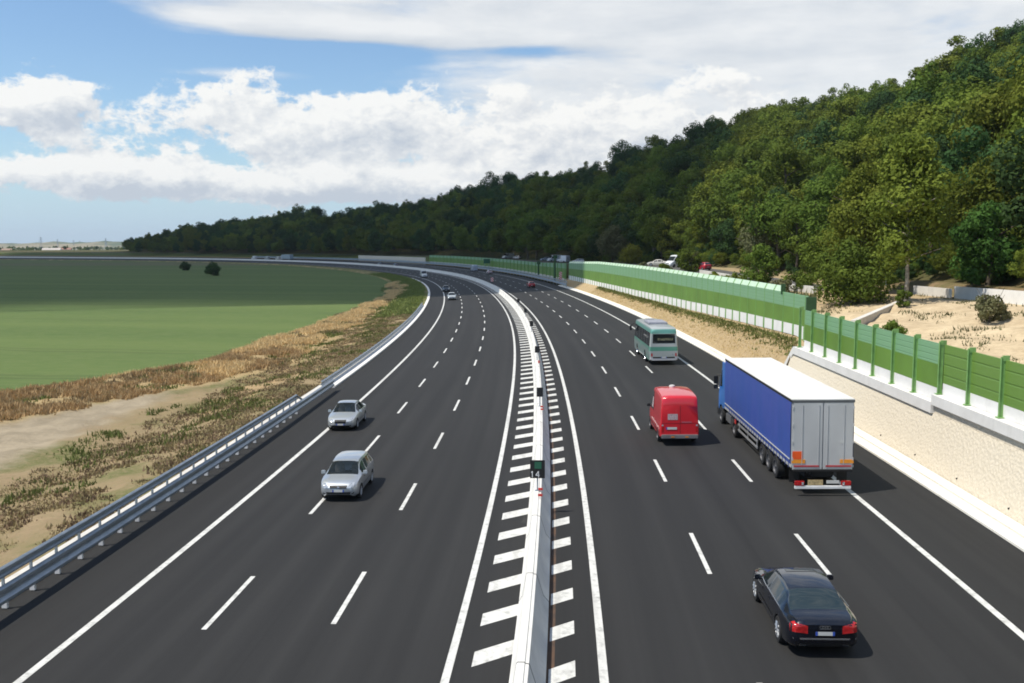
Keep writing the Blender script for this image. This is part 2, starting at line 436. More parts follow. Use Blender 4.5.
def m_verge():
    m, nt, b = new_mat('dry_verge', .95, 0, .1)
    s, o, _ = sep(nt, uv(nt, 'road')); d = sep(nt, uv(nt, 'edge'))[0]; p = tex(nt)
    n1 = noise(nt, p, .55, 8, .7); n2 = noise(nt, p, 3.0, 7, .75); n3 = noise(nt, p, .16, 4)
    soil = mixc(nt, n2.step(.3, .7), (.36, .27, .165), (.25, .185, .11))
    weeds = mixc(nt, n1.step(.4, .62), (.23, .185, .10), (.15, .13, .065))
    col = mixc(nt, (n1 * .6 + n2 * .5).step(.42, .66), weeds, soil)
    col = mixc(nt, n3.step(.50, .62) * n2.step(.3, .6) * .85, col, (.105, .125, .042))
    # bare tan earth in the middle
    bare = (o + 20.5 + n3 * 5.0 - 2.5).f('ABSOLUTE').step(3.6, 1.2) * s.step(58, 74) * s.step(190, 130)
    col = mixc(nt, bare * n1.step(.62, .4), col, (.36, .255, .14))
    # gravel track that ends in a turning place
    tr = (d - 6.1 + n1 * 1.4 - .7).step(-.3, .4) * (o + 26.0 + n1 * 3.0).step(1.6, -.8) * (s - n1 * 3.0).step(77, 70)
    track = mixc(nt, n1.step(.35, .65), (.34, .285, .205), (.25, .21, .15)); col = mixc(nt, tr, col, track)
    dry = mixc(nt, n2.step(.3, .7), (.42, .31, .17), (.26, .20, .10)); col = mixc(nt, (d - 5.3 - n1 * 1.4).step(.8, -.4), col, dry)
    green = s.step(150, 205) * (n1 * .5 + n3 * .6).step(.42, .62); col = mixc(nt, green * .8, col, (.095, .125, .04))
    nt.links.new(col, b.inputs['Base Color']); bump(nt, b, (n1 * .6 + n2 * .4), .8, .25); return m
sv = np.concatenate([np.arange(4, 130, .7), np.arange(130, 420, 2.), np.arange(420, 1250, 8)]); tt = np.linspace(0, 1, 46)
S, T = np.meshgrid(sv, tt, indexing='ij'); O = -13.75 + (edge_o(S) + 13.75) * T; Z = verge_z(S, O)
tag(fast_mesh('verge', PX(S.ravel(), O.ravel(), Z.ravel()), grid_faces(*S.shape), m_verge(), smooth=True,
              uvs={'road': np.stack([S.ravel(), O.ravel()], 1), 'edge': np.stack([((O - edge_o(S)) * 6.0 / strip_w(S)).ravel(), S.ravel()], 1)}), kind='structure')

# --- right side: bank below the noise barrier, terrace, sandy slope, wooded hill
BASE_S = np.array([0, 70, 74, 94, 119, 155, 198, 260, 400, 1300]); BASE_Z = np.array([3.0, 3.0, 3.35, 2.85, 2.25, 1.75, 1.5, 1.2, 1.0, 1.0])
RS = np.array([-60, 150, 300, 350, 400, 500, 650, 760, 840, 900, 960, 1010, 1080, 1300.]); RZ = np.array([60, 60, 63, 62, 59, 51, 39, 30, 23, 19, 6, 0, -3, -3.])
def hill_z(s, o):
    """height above the banked road"""
    b0 = np.interp(s, BASE_S, BASE_Z)
    ter = np.interp(s, [0, 60, 90, 120, 180, 240, 320, 1300], [5.5, 5.5, 5.1, 4.9, 5.6, 5.2, 3.6, 2.6])
    a = np.clip((o - 23.0) / np.interp(s, [60, 100], [20, 11]), 0, 1); z = b0 + (ter - b0) * a
    z = z + np.clip((o - 43.3) / 1.6, 0, 1) * 1.25 * np.clip((118 - s) / 10, 0, 1)
    z = z + .22 * np.sin(s * .9 + o * .35) * np.sin(o * .8 - s * .3) * np.clip((o - 23.5) / 3, 0, 1) * np.clip((100 - s) / 8, 0, 1) * np.clip((42 - o) / 2, 0, 1)
    c_ = np.clip((o - 47) / 156, 0, 1.35); rid = np.maximum(np.interp(s, RS, RZ), ter)
    prof = np.where(c_ < 1, np.sin(np.clip(c_, 0, 1) * math.pi / 2) * .55 + c_ * .45, 1 - (c_ - 1) * .25)
    z = z + (rid - ter) * prof + (4.2 * np.sin(s / 21.0 + .6) + 2.6 * np.sin(s / 8.7 + 1.9)) * np.clip((c_ - .5) * 2, 0, 1) * np.clip((rid - ter) / 30, 0, 1)
    n = np.sin(s * .043 + 1.3) * np.sin(o * .05 + s * .013) * 4.5 + np.sin(s * .11 + o * .07) * 1.6
    return z + n * np.clip(c_ * 3, 0, 1) * np.clip((rid - ter) / 40, 0, 1)
def right_z(s, o):
    b0 = np.interp(s, BASE_S, BASE_Z); w = np.clip((o - 19.7) / 2.5, 0, 1)
    slope = .12 + (b0 - .12) * w
    wall = s < 69.5
    return np.where(o < 22.25, np.where(wall, 2.95, slope), hill_z(s, o))
def m_bank():
    m, nt, b = new_mat('earth_bank', .95, 0, .1)
    s, o, _ = sep(nt, uv(nt, 'road')); p = tex(nt); z = sep(nt, p)[2]
    n1 = noise(nt, p, .5, 8, .7); n2 = noise(nt, p, 2.6, 7, .75); n3 = noise(nt, p, .07, 5, .6); gul = noise(nt, comb2(nt, s * 1.6, o * .25), 1.0, 6, .7)
    soil = mixc(nt, (n2 * .5 + gul * .5).step(.35, .68), (.42, .315, .185), (.30, .225, .13))
    soil = mixc(nt, n1.step(.55, .72) * .6, soil, (.24, .20, .085))
    sand = mixc(nt, (n1 * .6 + n2 * .4).step(.36, .64), (.58, .47, .31), (.40, .31, .20))
    col = mixc(nt, o.step(22.5, 23.5) * (s + n1 * 6.0).step(100, 88), soil, sand)
    rd = (o - 37.0).f('ABSOLUTE').step(4.2, 3.4) * s.step(104, 116); col = mixc(nt, rd, col, (.10, .098, .092))
    green = (o.step(23, 25) + o.step(20, 20.6) * s.step(250, 330)).sat() * s.step(120, 190) * (n1.step(.42, .6) * .5 + s.step(200, 260)).sat() * (1.0 - rd); col = mixc(nt, green, col, (.085, .105, .035))
    ban = (o - 45.6).f('ABSOLUTE').step(3.0, 2.0) * s.step(120, 112); col = mixc(nt, ban, col, mixc(nt, n1.step(.35, .65), (.22, .15, .085), (.10, .10, .04)))
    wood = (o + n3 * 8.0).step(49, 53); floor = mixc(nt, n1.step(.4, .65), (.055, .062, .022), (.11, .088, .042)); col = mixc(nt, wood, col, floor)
    dry = n3.step(.60, .68) * o.step(90, 130) * s.step(500, 620); col = mixc(nt, dry, col, (.22, .18, .075))
    nt.links.new(col, b.inputs['Base Color']); bump(nt, b, n1 * .6 + n2 * .4, .6, .25); return m
sv = np.concatenate([np.arange(-30, 69, 1.5), [69.4, 69.6], np.arange(70, 270, 1.5), np.arange(270, 1400, 6)])
ov = np.concatenate([np.array([19.6, 19.9, 20.5, 21.2, 21.9, 22.3]), np.arange(23, 48, .8), np.arange(48, 220, 5.), np.arange(225, 700, 25.)])
S, O = np.meshgrid(sv, ov, indexing='ij'); Z = right_z(S, O)
S2 = S; O2 = np.where((S < 69.5) & (O < 20.6), 20.6, O)
tag(fast_mesh('hillside', PX(S2.ravel(), O2.ravel(), Z.ravel()), grid_faces(*S.shape)[:, ::-1], m_bank(), smooth=True, uvs={'road': np.stack([S.ravel(), O.ravel()], 1)}), kind='structure')
def hill_point(s, o): return Vector(PX(s, o, float(right_z(np.float64(s), np.float64(o)))))

# kerb and drainage channel along the right edge
mb = MB(); sweep(mb, [(18.55, -.2), (18.55, .09), (18.62, .12), (19.08, .12), (19.09, -.04), (19.20, -.04), (19.21, .13), (19.72, .16), (19.72, -.2)], 4, 236, 2.0)
tag(mb.build('kerb', M['kerb']), kind='structure')
mb = MB(); sweep(mb, [(-13.42, -.3), (-13.42, .12), (-13.50, .15), (-13.9, .15), (-13.9, -.3)], 71, 330, 2.5)
sweep(mb, [(-13.9, -.3), (-13.9, .10), (-14.3, .30), (-14.5, .30), (-14.5, -.3)], 71, 172, 2.5)
tag(mb.build('kerb', M['white_panel']), kind='structure')
mb = MB(); sweep(mb, [(-14.02, -.3), (-14.02, .26), (-14.44, .30), (-14.44, -.3)], 4, 70.4, 2.0)
tag(mb.build('kerb', M['concrete']), kind='structure')

# ------------------------------------------------------------------ retaining wall at the right
wall = empty('retaining_wall', PX(45, 20.3)); tag(wall, 'tan pebbled retaining wall with white concrete coping beside the right shoulder', 'retaining wall')
def child(mb, name, mat, root, **k):
    o = mb.build(name, mat, root, **k); o.matrix_parent_inverse = Matrix.Translation(-root.location); return o
def m_pebble():
    m, nt, b = new_mat('tan_pebble_face', .95, 0, .15)
    v = nt.nodes.new('ShaderNodeTexVoronoi'); v.inputs['Scale'].default_value = 7.0; nt.links.new(tex(nt), v.inputs['Vector'])
    n1 = noise(nt, tex(nt), 5.0, 6, .7); n2 = noise(nt, tex(nt), .5, 4)
    col = mixc(nt, (n1 * .7 + X(nt, v.outputs['Distance']) * .5).step(.25, .8), (.63, .57, .465), (.55, .495, .40)); col = mixc(nt, n2 * .35, col, (.64, .56, .43))
    nt.links.new(col, b.inputs['Base Color']); bump(nt, b, X(nt, v.outputs['Distance']), .5, .06); return m
M['pebble'] = m_pebble()
WT = 2.48
mb = MB(); sweep(mb, [(19.74, .0), (20.5, WT), (20.9, WT), (20.9, 0)], -2, 69.4, 2.0); child(mb, 'wall_face', M['pebble'], wall)
mb = MB(); sweep(mb, [(20.36, WT - .02), (20.36, 2.98), (21.25, 3.0), (21.25, WT - .02)], 44.9, 68.8, 2.0)
# the coping slopes down at the far end
vs0 = [(20.36, WT - .02), (20.36, 2.98), (21.25, 3.0), (21.25, WT - .02)]; k0 = len(mb.v)
for s, d in ((68.8, 0), (72.2, -2.35)): mb.v += [tuple(PX(s, o, max(z + d, .1 if z > 2.7 else .02))) for o, z in vs0]
for j in range(4): mb.f.append((k0 + j, k0 + (j + 1) % 4, k0 + 4 + (j + 1) % 4, k0 + 4 + j)); mb.m.append(0)
mb.f += [tuple(range(k0, k0 + 4)), tuple(range(k0 + 4, k0 + 8))]; mb.m += [0, 0]
child(mb, 'coping', M['coping'], wall)
mb = MB(); sweep(mb, [(20.34, WT + .40), (20.34, 3.36), (21.25, 3.38), (21.25, WT + .40)], -2, 44.85, 2.0); child(mb, 'coping', M['coping'], wall)
mb = MB(); sweep(mb, [(20.51, WT - .1), (20.51, WT + .41), (20.9, WT + .41), (20.9, WT - .1)], -2, 44.8, 2.0); child(mb, 'wall_face', M['pebble'], wall)
for i in range(8):
    s = 27.0 + i * 4.55; mb = MB(); a = Vector(PX(s, 19.87, .42)); mb.bar(a + Vector((.15, 0, .03)), a - Vector((.05, 0, .02)), .035, 8); child(mb, 'drain_pipe', M['dark'], wall)

# ------------------------------------------------------------------ green noise barriers
def strip_panel(root, name, mat, s0, s1, o, z0f, z1f, th=.10, lean=0.0, ds=1.5):
    """continuous infill between the posts"""
    n = max(2, int((s1 - s0) / ds) + 1); vs = []; mb = MB()
    for s in np.linspace(s0, s1, n):
        a, c_ = z0f(s), z1f(s); vs += list(PX(np.full(4, s), [o - th / 2, o - th / 2 + lean, o + th / 2 + lean, o + th / 2], [a, c_, c_, a]))
    fs = []
    for i in range(n - 1):
        for j in range(4): q, w = i * 4 + j, i * 4 + (j + 1) % 4; fs.append((q, w, w + 4, q + 4))
    fs += [(0, 1, 2, 3), tuple(range((n - 1) * 4, n * 4))[::-1]]
    mb.add(vs, fs); return child(mb, name, mat, root)
def post(root, s, o, z0, z1, w=.095, top=True, mat='post_green', cap=False):   # cap: carries the leaning glazed top
    mb = MB(); p = Vector(PX(s, o, 0)); rz = heading(s)
    zc = (z0 + z1) / 2; mb.box(p + Vector((-.09, 0, zc)), (.02, w, z1 - z0), rz=rz).box(p + Vector((.09, 0, zc)), (.02, w, z1 - z0), rz=rz).box(p + Vector((0, 0, zc)), (.16, .03, z1 - z0), rz=rz)
    mb.box(p + Vector((0, 0, z0 + .012)), (.34, .30, .03), rz=rz)
    if cap is not False: mb.box(p + Vector((-.11, 0, (z0 + w_(s)) / 2)), (.06, .30, w_(s) - z0), rz=rz)
    if cap: mb.bar(p + Vector((-.10, 0, z1 - .02)), p + Vector((.14, 0, z1 + .46)), .07, 4)
    if False: mb.bar(p + Vector((-.02, 0, z1 - .02)), p + Vector((.30, 0, z1 + .56)), .05, 4)
    if top: mb.box(p + Vector((.10, 0, z1 - .06)), (.26, w - .01, .22), rz=rz)
    return child(mb, 'post', M[mat], root)
near = empty('noise_barrier', PX(45, 20.75)); tag(near, 'low green noise barrier with exposed posts on top of the tan retaining wall', 'noise barrier')
k_ = lambda v: (lambda s: v)
NO = 20.8
strip_panel(near, 'base_panel', M['white_panel'], 3, 44.6, NO, k_(3.385), k_(3.92)); strip_panel(near, 'opaque_panel', M['green_rib'], 3, 44.6, NO, k_(3.925), k_(5.72))
strip_panel(near, 'base_panel', M['white_panel'], 44.75, 67.4, NO, k_(3.005), k_(3.60)); strip_panel(near, 'opaque_panel', M['green'], 44.75, 67.4, NO, k_(3.605), k_(4.72))
strip_panel(near, 'translucent_panel', M['grey_green'], 44.75, 67.4, NO, k_(4.725), k_(5.70))
for i in range(-12, 8):
    s = 47.75 + i * 2.92 if i >= 0 else 47.75 + i * 2.98
    post(near, s, NO - .13, 3.385 if s < 44.7 + .2 else 3.0, 5.86)
far = empty('noise_barrier', PX(160, 22.2)); tag(far, 'long tall green noise barrier with mint glazed top above the tan earth bank', 'noise barrier')
b_ = lambda s: float(np.interp(s, BASE_S, BASE_Z)) - .1
w_ = lambda s: float(np.interp(s, [73, 94, 119, 156, 198, 240, 500], [4.10, 3.72, 3.18, 2.62, 2.30, 2.3, 2.2]))
t_ = lambda s: float(np.interp(s, [73, 156, 200, 250, 290, 500], [6.45, 6.3, 6.1, 5.2, 4.6, 4.4]))
g_ = lambda s: w_(s) + (t_(s) - w_(s)) * .55
FO = 22.15
strip_panel(far, 'base_panel', M['white_panel'], 71.5, 241, FO, b_, w_); strip_panel(far, 'opaque_panel', M['green'], 71.5, 241, FO, lambda s: w_(s) + .005, g_)
strip_panel(far, 'translucent_panel', M['grey_green'], 71.5, 241, FO, lambda s: g_(s) + .005, t_)
strip_panel(far, 'cap_panel', M['mint'], 78.5, 241, FO - .02, lambda s: t_(s) + .005, lambda s: t_(s) + .46, .06, .22)
mb = MB(); mb.box(Vector(PX(71.2, FO + .15, 4.75)), (.75, .22, 3.3), rz=heading(71)); child(mb, 'end_frame', M['green_edge'], far)
mb = MB(); mb.box(Vector(PX(78.4, FO, 6.65)), (.35, .16, .85), rz=heading(78)); child(mb, 'end_frame', M['green_edge'], far)
for i in range(57): s = 72.0 + i * 3.0; post(far, s, FO + .03, b_(s), t_(s) + (.02 if s < 78 else .0), .06, False, cap=1 if s > 78.5 else 0)
dist = empty('noise_barrier', PX(340, 21.5)); tag(dist, 'distant dark green noise barrier on the outside of the far bend', 'noise barrier')
strip_panel(dist, 'base_panel', M['concrete'], 242, 472, 21.6, k_(.4), k_(1.35), ds=4); strip_panel(dist, 'opaque_panel', M['green'], 242, 472, 21.6, k_(1.355), lambda s: g_(s), ds=4)
strip_panel(dist, 'translucent_panel', M['grey_green'], 242, 472, 21.6, lambda s: g_(s) + .005, t_, ds=4)
for i in range(39): s = 243 + i * 6.0; post(dist, s, 21.48, .4, t_(s), .14, False)

# pale wall on the far bend
mb = MB(); sweep(mb, [(20.0, -.3), (20.0, 3.3), (20.35, 3.3), (20.35, -.3)], 474, 588, 4)
tag(mb.build('concrete_wall', M['pale_wall']), 'long pale concrete wall beyond the far bend of the road', 'wall')

# ------------------------------------------------------------------ concrete median barrier with signs
mb = MB(); prof = [(1.62, -.05), (1.62, .08), (1.72, .24), (1.84, .90), (1.87, .94), (2.03, .94), (2.05, .91), (2.13, .90), (2.15, .86), (2.34, .26), (2.50, .07), (2.50, -.05)]
sweep(mb, prof, 4, 1120, 2.0)
bar = mb.build('median_barrier', M['barrier'], smooth=25); tag(bar, 'long white concrete barrier running down the middle of the road', 'median barrier')
for i in range(60):
    s = 9.2 + i * 6.0; mb = MB(); rz = heading(s); p = Vector(PX(s, 1.98, 0))
    sweep(mb, [(o - .004 if o < 1.98 else o + .004, z + (.004 if z > .85 else 0)) for o, z in prof], s, s + .035, .035); mb.build('joint', M['dark'], bar)
for s0 in (36.2, 55.3, 77.5):
    for ds in (-.55, .35):
        mb = MB(); mb.box(Vector(PX(s0 + ds, 2.10, .96 + .06)), (.17, .05, .09), rz=heading(s0)); mb.build('reflector', M['red'], bar)
def glyphs(mb, txt, c, w, h, t, y):
    """block figures built of strokes, facing -Y"""
    seg = {'1': [(.5, 0, .5, 1), (.25, .78, .5, 1)], '4': [(.75, 0, .75, 1), (.75, 1, .1, .35), (.1, .35, .98, .35)]}
    for i, ch in enumerate(txt):
        x0 = c[0] + (i - len(txt) / 2) * w * 1.25
        for a, b_, d, e in seg[ch]:
            A = Vector((x0 + a * w, y, c[1] + b_ * h)); B = Vector((x0 + d * w, y, c[1] + e * h)); mb.bar(A, B, t, 4)
def marker_sign(s, o, label, front):
    pw, ph_ = (.58, .72) if front else (.38, .56)
    r = empty('marker_sign'); r.location = Vector(PX(s, o, .94)); r.rotation_euler = (0, 0, heading(s)); tag(r, label, 'marker sign', 'marker signs along the median barrier')
    mb = MB(); mb.box((0, 0, .86), (pw, .03, ph_)); mb.build('panel', M['black'], r, bevel=.008)
    mb = MB(); mb.box((0, .04, .5), (.06, .05, 1.0)); mb.box((0, .02, .01), (.2, .16, .02)); mb.build('post', M['steel'], r)
    if front:
        mb = MB(); mb.box((.02, -.02, 1.02), (.27, .008, .27)); mb.build('green_plate', M['sign_green'], r)
        mb = MB(); glyphs(mb, '14', (-.08, .54), .16, .24, .022, -.024); mb.build('figures', M['white'], r)
    return r
for i, (s, lab) in enumerate([(36.6, 'black marker sign with green plate and white figures, nearest one on the median barrier'), (56.2, 'small black sign on the median barrier, second from the bottom of the picture'),
        (79.6, 'small black sign on the median barrier, third along from the numbered sign'), (105.6, 'small black sign on the median barrier, fourth along where the barrier starts to bend'),
        (127.5, 'small black sign on the bending median barrier, second from the far end of the row'), (150.5, 'tiny dark sign on the bending median barrier, farthest of the row')]):
    marker_sign(s, 1.98, lab, i == 0)

# ------------------------------------------------------------------ left guardrail
gr = empty('guardrail', PX(38, -13.5)); tag(gr, 'two-rail galvanised steel guardrail with posts along the left shoulder', 'guardrail')
def wbeam(o, zc, hh, d=.075):
    out = [(o, zc - hh), (o + d, zc - hh * .78), (o + d, zc - hh * .45), (o, zc - hh * .12), (o, zc + hh * .12), (o + d, zc + hh * .45), (o + d, zc + hh * .78), (o, zc + hh)]
    return out + [(a - .02, z) for a, z in out[::-1]]
mb = MB(); sweep(mb, wbeam(-13.22, .60, .28, .10), 4, 69.5, 1.5)
child(mb, 'lower_rail', M['steel'], gr, smooth=35)
mb = MB(); sweep(mb, wbeam(-13.44, 1.14, .17, .08), 4, 59.3, 1.5); child(mb, 'upper_rail', M['steel'], gr, smooth=35)
for i in range(37):
    s = 5.4 + i * 1.5; up = s < 60; mb = MB(); p = Vector(PX(s, -13.5, 0)); rz = heading(s)
    mb.box(p + Vector((0, 0, .62 if up else .4)), (.08, .05, 1.2 if up else .8), rz=rz).box(p + Vector((.15, 0, .62)), (.2, .09, .22), rz=rz)
    child(mb, 'post', M['steel'], gr)
    mb = MB(); mb.box(p + Vector((.02, 0, .14)), (.16, .10, .22), rz=rz); child(mb, 'post_foot', M['white'], gr)
mb = MB(); a = Vector(PX(59.3, -13.43, 1.22)); b2 = Vector(PX(60.6, -13.33, .72)); mb.bar(a, b2, .07, 8); child(mb, 'rail_end', M['steel'], gr)
g2 = empty('guardrail', PX(140, -14.0)); tag(g2, 'single-rail grey guardrail behind the white kerb on the inside of the bend', 'guardrail')
mb = MB(); sweep(mb, wbeam(-14.15, .48, .2, .08), 69.6, 172, 2.0); child(mb, 'rail', M['steel'], g2, smooth=35)
for i in range(42): s = 70.5 + i * 2.4; mb = MB(); mb.box(Vector(PX(s, -14.25, .32)), (.1, .06, .7), rz=heading(s)); child(mb, 'post', M['steel'], g2)
g3 = empty('guardrail', PX(420, 18.95)); tag(g3, 'tall grey guardrail on the outside of the far bend', 'guardrail')
mb = MB(); sweep(mb, wbeam(18.95, .75, .3, -.08), 225, 740, 4.0); child(mb, 'lower_rail', M['steel'], g3, smooth=35)
mb = MB(); sweep(mb, [(18.98, 1.2), (19.12, 1.2), (19.12, 1.5), (18.98, 1.5)], 225, 740, 4.0); child(mb, 'upper_rail', M['steel'], g3)
for i in range(96): s = 226 + i * 5.3; mb = MB(); mb.box(Vector(PX(s, 19.15, .7)), (.12, .1, 1.5), rz=heading(s)); child(mb, 'post', M['steel'], g3)

# red and white hazard posts, sign legs
def hazard(s, o, hgt, label):
    r = empty('hazard_post'); r.location = Vector(PX(s, o, 0)); r.rotation_euler = (0, 0, heading(s)); tag(r, label, 'hazard post')
    mb = MB(); mb.box((0, 0, hgt * .62), (.75, .06, hgt * .76)); mb.build('panel', m_haz, r); mb = MB(); mb.box((0, 0, hgt * .12), (.1, .1, hgt * .24)); mb.box((0, 0, .03), (.5, .4, .06)); mb.build('foot', M['dark'], r)
def m_hazard():
    m, nt, b = new_mat('red_white_stripes', .5); x, y, z = sep(nt, tex(nt)); w = ((z + x * .8) / .55).f('FRACT').step(.46, .54)
    nt.links.new(mixc(nt, w, (.62, .10, .08), (.75, .62, .60)), b.inputs['Base Color']); return m
m_haz = m_hazard()
hazard(266, 4.9, 1.5, 'small red and white hazard panel standing beside the median barrier far down the road')
hazard(243, 20.3, 3.2, 'tall red and white hazard panel where the far green barrier starts')
for s, hh, lab in ((279, 5.2, 'shorter dark green mast beside the far green barrier'), (251.5, 7.3, 'taller dark green mast beside the far green barrier')):
    r = empty('sign_mast'); r.location = Vector(PX(s, 20.2, 0)); r.rotation_euler = (0, 0, heading(s)); tag(r, lab, 'mast')
    mb = MB(); mb.bar((0, 0, 0), (0, 0, hh), .28, 8, r2=.22); mb.build('pole', M['green_edge'], r); mb = MB(); mb.box((.05, 0, hh - .4), (1.1, .2, .9)); mb.build('box', M['green_edge'], r)
r = empty('road_sign'); r.location = Vector(PX(366, 20.0, 0)); r.rotation_euler = (0, 0, heading(366)); tag(r, 'small bright green road sign beyond the far guardrail', 'road sign')
mb = MB(); mb.box((0, 0, 3.5), (2.6, .08, 1.7)); mb.build('panel', M['sign_green'], r)
for x in (-.8, .8): mb = MB(); mb.box((x, .1, 1.7), (.12, .1, 3.4)); mb.build('post', M['steel'], r)
# ------------------------------------------------------------------ vehicles
def paint(name, col, metal=.5, rough=.32): 
    m = plain(name, col, rough, metal, .04, 1.2, coat=.8, spec=.5); return m
def m_glass(name, col=(.012, .016, .018)):
    m, nt, b = new_mat(name, .04, 0, .6); b.inputs['Base Color'].default_value = (*col, 1); return m
M['glass'] = m_glass('tinted_glass'); M['glass_blue'] = m_glass('rear_glass', (.018, .03, .036))
M['chrome'] = plain('chrome_trim', (.62, .63, .65), .18, .9, .05)
M['alloy'] = plain('alloy_rim', (.50, .51, .53), .32, .7, .1, 8); M['steel_rim'] = plain('steel_rim', (.13, .13, .14), .5, .5, .2, 8)
M['tail'] = plain('tail_lamp', (.50, .018, .02), .15, 0, .25, 14, coat=.6)
M['amber'] = plain('amber_lamp', (.62, .22, .03), .25, 0, .1)
M['lens'] = plain('headlamp_lens', (.62, .66, .70), .10, .3, .34, 14, coat=.8)
M['plate'] = plain('number_plate', (.56, .56, .54), .4, 0, .06)
M['plate_blue'] = plain('plate_blue', (.03, .08, .40), .4, 0, .05)
M['skin'] = plain('skin', (.45, .28, .2), .6, 0, .1)

def m_clear(name):
    m, nt, b = new_mat(name, .03, 0, .6); b.inputs['Base Color'].default_value = (.02, .026, .026, 1); b.inputs['Alpha'].default_value = .5; return m
M['clear_glass'] = m_clear('windscreen_glass'); M['seat'] = plain('seat_cloth', (.30, .29, .27), .9, 0, .2, 6)
def seats(root, y, z, w):
    for sg in (-1, 1):
        mb = MB(); mb.box((sg * w, y, z), (.46, .16, .62), taper=(.8, .8)); mb.box((sg * w, y - .01, z + .40), (.24, .10, .20), taper=(.8, .8)); mb.build('seat', M['seat'], root, bevel=.04, smooth=60)
    mb = MB(); mb.box((0, y + .78, z + .02), (2 * w + .62, .34, .12)); mb.build('dashboard', M['black'], root, bevel=.03)
    mb = MB(); mb.lathe([(.19, 0), (.20, .015), (.19, .03), (.18, .015), (.19, 0)], 'X', 18); o = mb.build('steering_wheel', M['black'], root); o.location = (-w, y + .55, z + .08); o.rotation_euler = (0, .35, math.pi / 2)
def pch(tbl, x):
    xs = [t[0] for t in tbl]; ys = [t[1] for t in tbl]; x = np.asarray(x, float)
    n = len(xs); h = np.diff(xs); d = np.diff(ys) / h; m = np.zeros(n); m[0], m[-1] = d[0], d[-1]
    for i in range(1, n - 1): m[i] = 0 if d[i - 1] * d[i] <= 0 else 2 / (1 / d[i - 1] + 1 / d[i])
    i = np.clip(np.searchsorted(xs, x) - 1, 0, n - 2); t = (x - np.take(xs, i)) / h[i]
    t = np.clip(t, 0, 1); y0, y1 = np.take(ys, i), np.take(ys, i + 1); a, b_ = m[i] * h[i], m[i + 1] * h[i]
    return y0 * (2 * t ** 3 - 3 * t ** 2 + 1) + a * (t ** 3 - 2 * t ** 2 + t) + y1 * (3 * t ** 2 - 2 * t ** 3) + b_ * (t ** 3 - t ** 2)

def body_shell(sp):
    """closed loft of the bodywork, windows marked by material: 0 paint 1 windscreen 2 side 3 rear 4 dark"""
    ys = sorted(set(np.round(np.concatenate([np.linspace(sp['y0'], sp['y1'], 46), [sp['y0'] + .03, sp['y0'] + .08, sp['y1'] - .03, sp['y1'] - .08], sp['cuts']]), 3)))
    hw, zb, belt, top, ht = (pch(sp[k], ys) for k in ('hw', 'zb', 'belt', 'top', 'ht')); J = 12; rows = []
    for i, y in enumerate(ys):
        w, b0, bl, zt, t = hw[i], zb[i], min(belt[i], top[i] - .03), top[i], ht[i]; dr = min(sp.get('drop', .09), (zt - bl) * .55)
        e = (t, zt - dr); bt = (w * .965, bl)
        L_ = lambda f: (bt[0] + (e[0] - bt[0]) * f + math.sin(f * math.pi) * .025, bt[1] + (e[1] - bt[1]) * f)
        half = [(w * .84, b0), (w * .975, b0 + .09), (w, b0 + (bl - b0) * .42), (w * .995, b0 + (bl - b0) * .78), bt, L_(.07), L_(.90), e, (t * .955, zt - dr * .42), (t * .62, zt - dr * .06), (t * .25, zt)]
        rows.append([(x, y, z) for x, z in half] + [(-x, y, z) for x, z in half[::-1]])
    n = len(rows[0]); vs = [p for r in rows for p in r]; fs, mi = [], []
    H = n // 2
    for i in range(len(ys) - 1):
        yc = (ys[i] + ys[i + 1]) / 2
        for j in range(n):
            k = (j + 1) % n; fs.append((i * n + j, i * n + k, (i + 1) * n + k, (i + 1) * n + j)); m = 0
            jj = j if j < H else n - 2 - j
            if jj == 5 and any(a < yc < b_ for a, b_ in sp['side']): m = 2
            if jj in (8, 9, 10) or j == H - 1:
                if sp['ws'][0] < yc < sp['ws'][1]: m = 1
                if 'rw' in sp and sp['rw'][0] < yc < sp['rw'][1]: m = 3
            if j == n - 1: m = 4
            mi.append(m)
    fs += [tuple(range(n)), tuple(range((len(ys) - 1) * n, len(ys) * n))[::-1]]; mi += [0, 0]
    return vs, fs, mi

def cut_arches(vs, fs, mi, mats, wheels, r):
    """wheel openings: cylinders taken out of the shell"""
    me = bpy.data.meshes.new('shell'); me.from_pydata(vs, [], fs)
    for m in mats: me.materials.append(m)
    me.polygons.foreach_set('material_index', mi)
    bm = bmesh.new(); bm.from_mesh(me); bmesh.ops.recalc_face_normals(bm, faces=bm.faces); bm.to_mesh(me); bm.free()
    o = link('shell', me); mb = MB()
    for x, y, z in wheels: mb.lathe([(0.001, -.36), (r, -.36), (r, .36), (0.001, .36)], 'X', 28, (x, y, z), 4)
    cutter = mb.build('cutter', mats); d = o.modifiers.new('cut', 'BOOLEAN'); d.operation = 'DIFFERENCE'; d.object = cutter; d.solver = 'EXACT'
    dg = bpy.context.evaluated_depsgraph_get(); me2 = bpy.data.meshes.new_from_object(o.evaluated_get(dg))
    for q in (o, cutter): a = q.data; bpy.data.objects.remove(q); bpy.data.meshes.remove(a)
    return me2

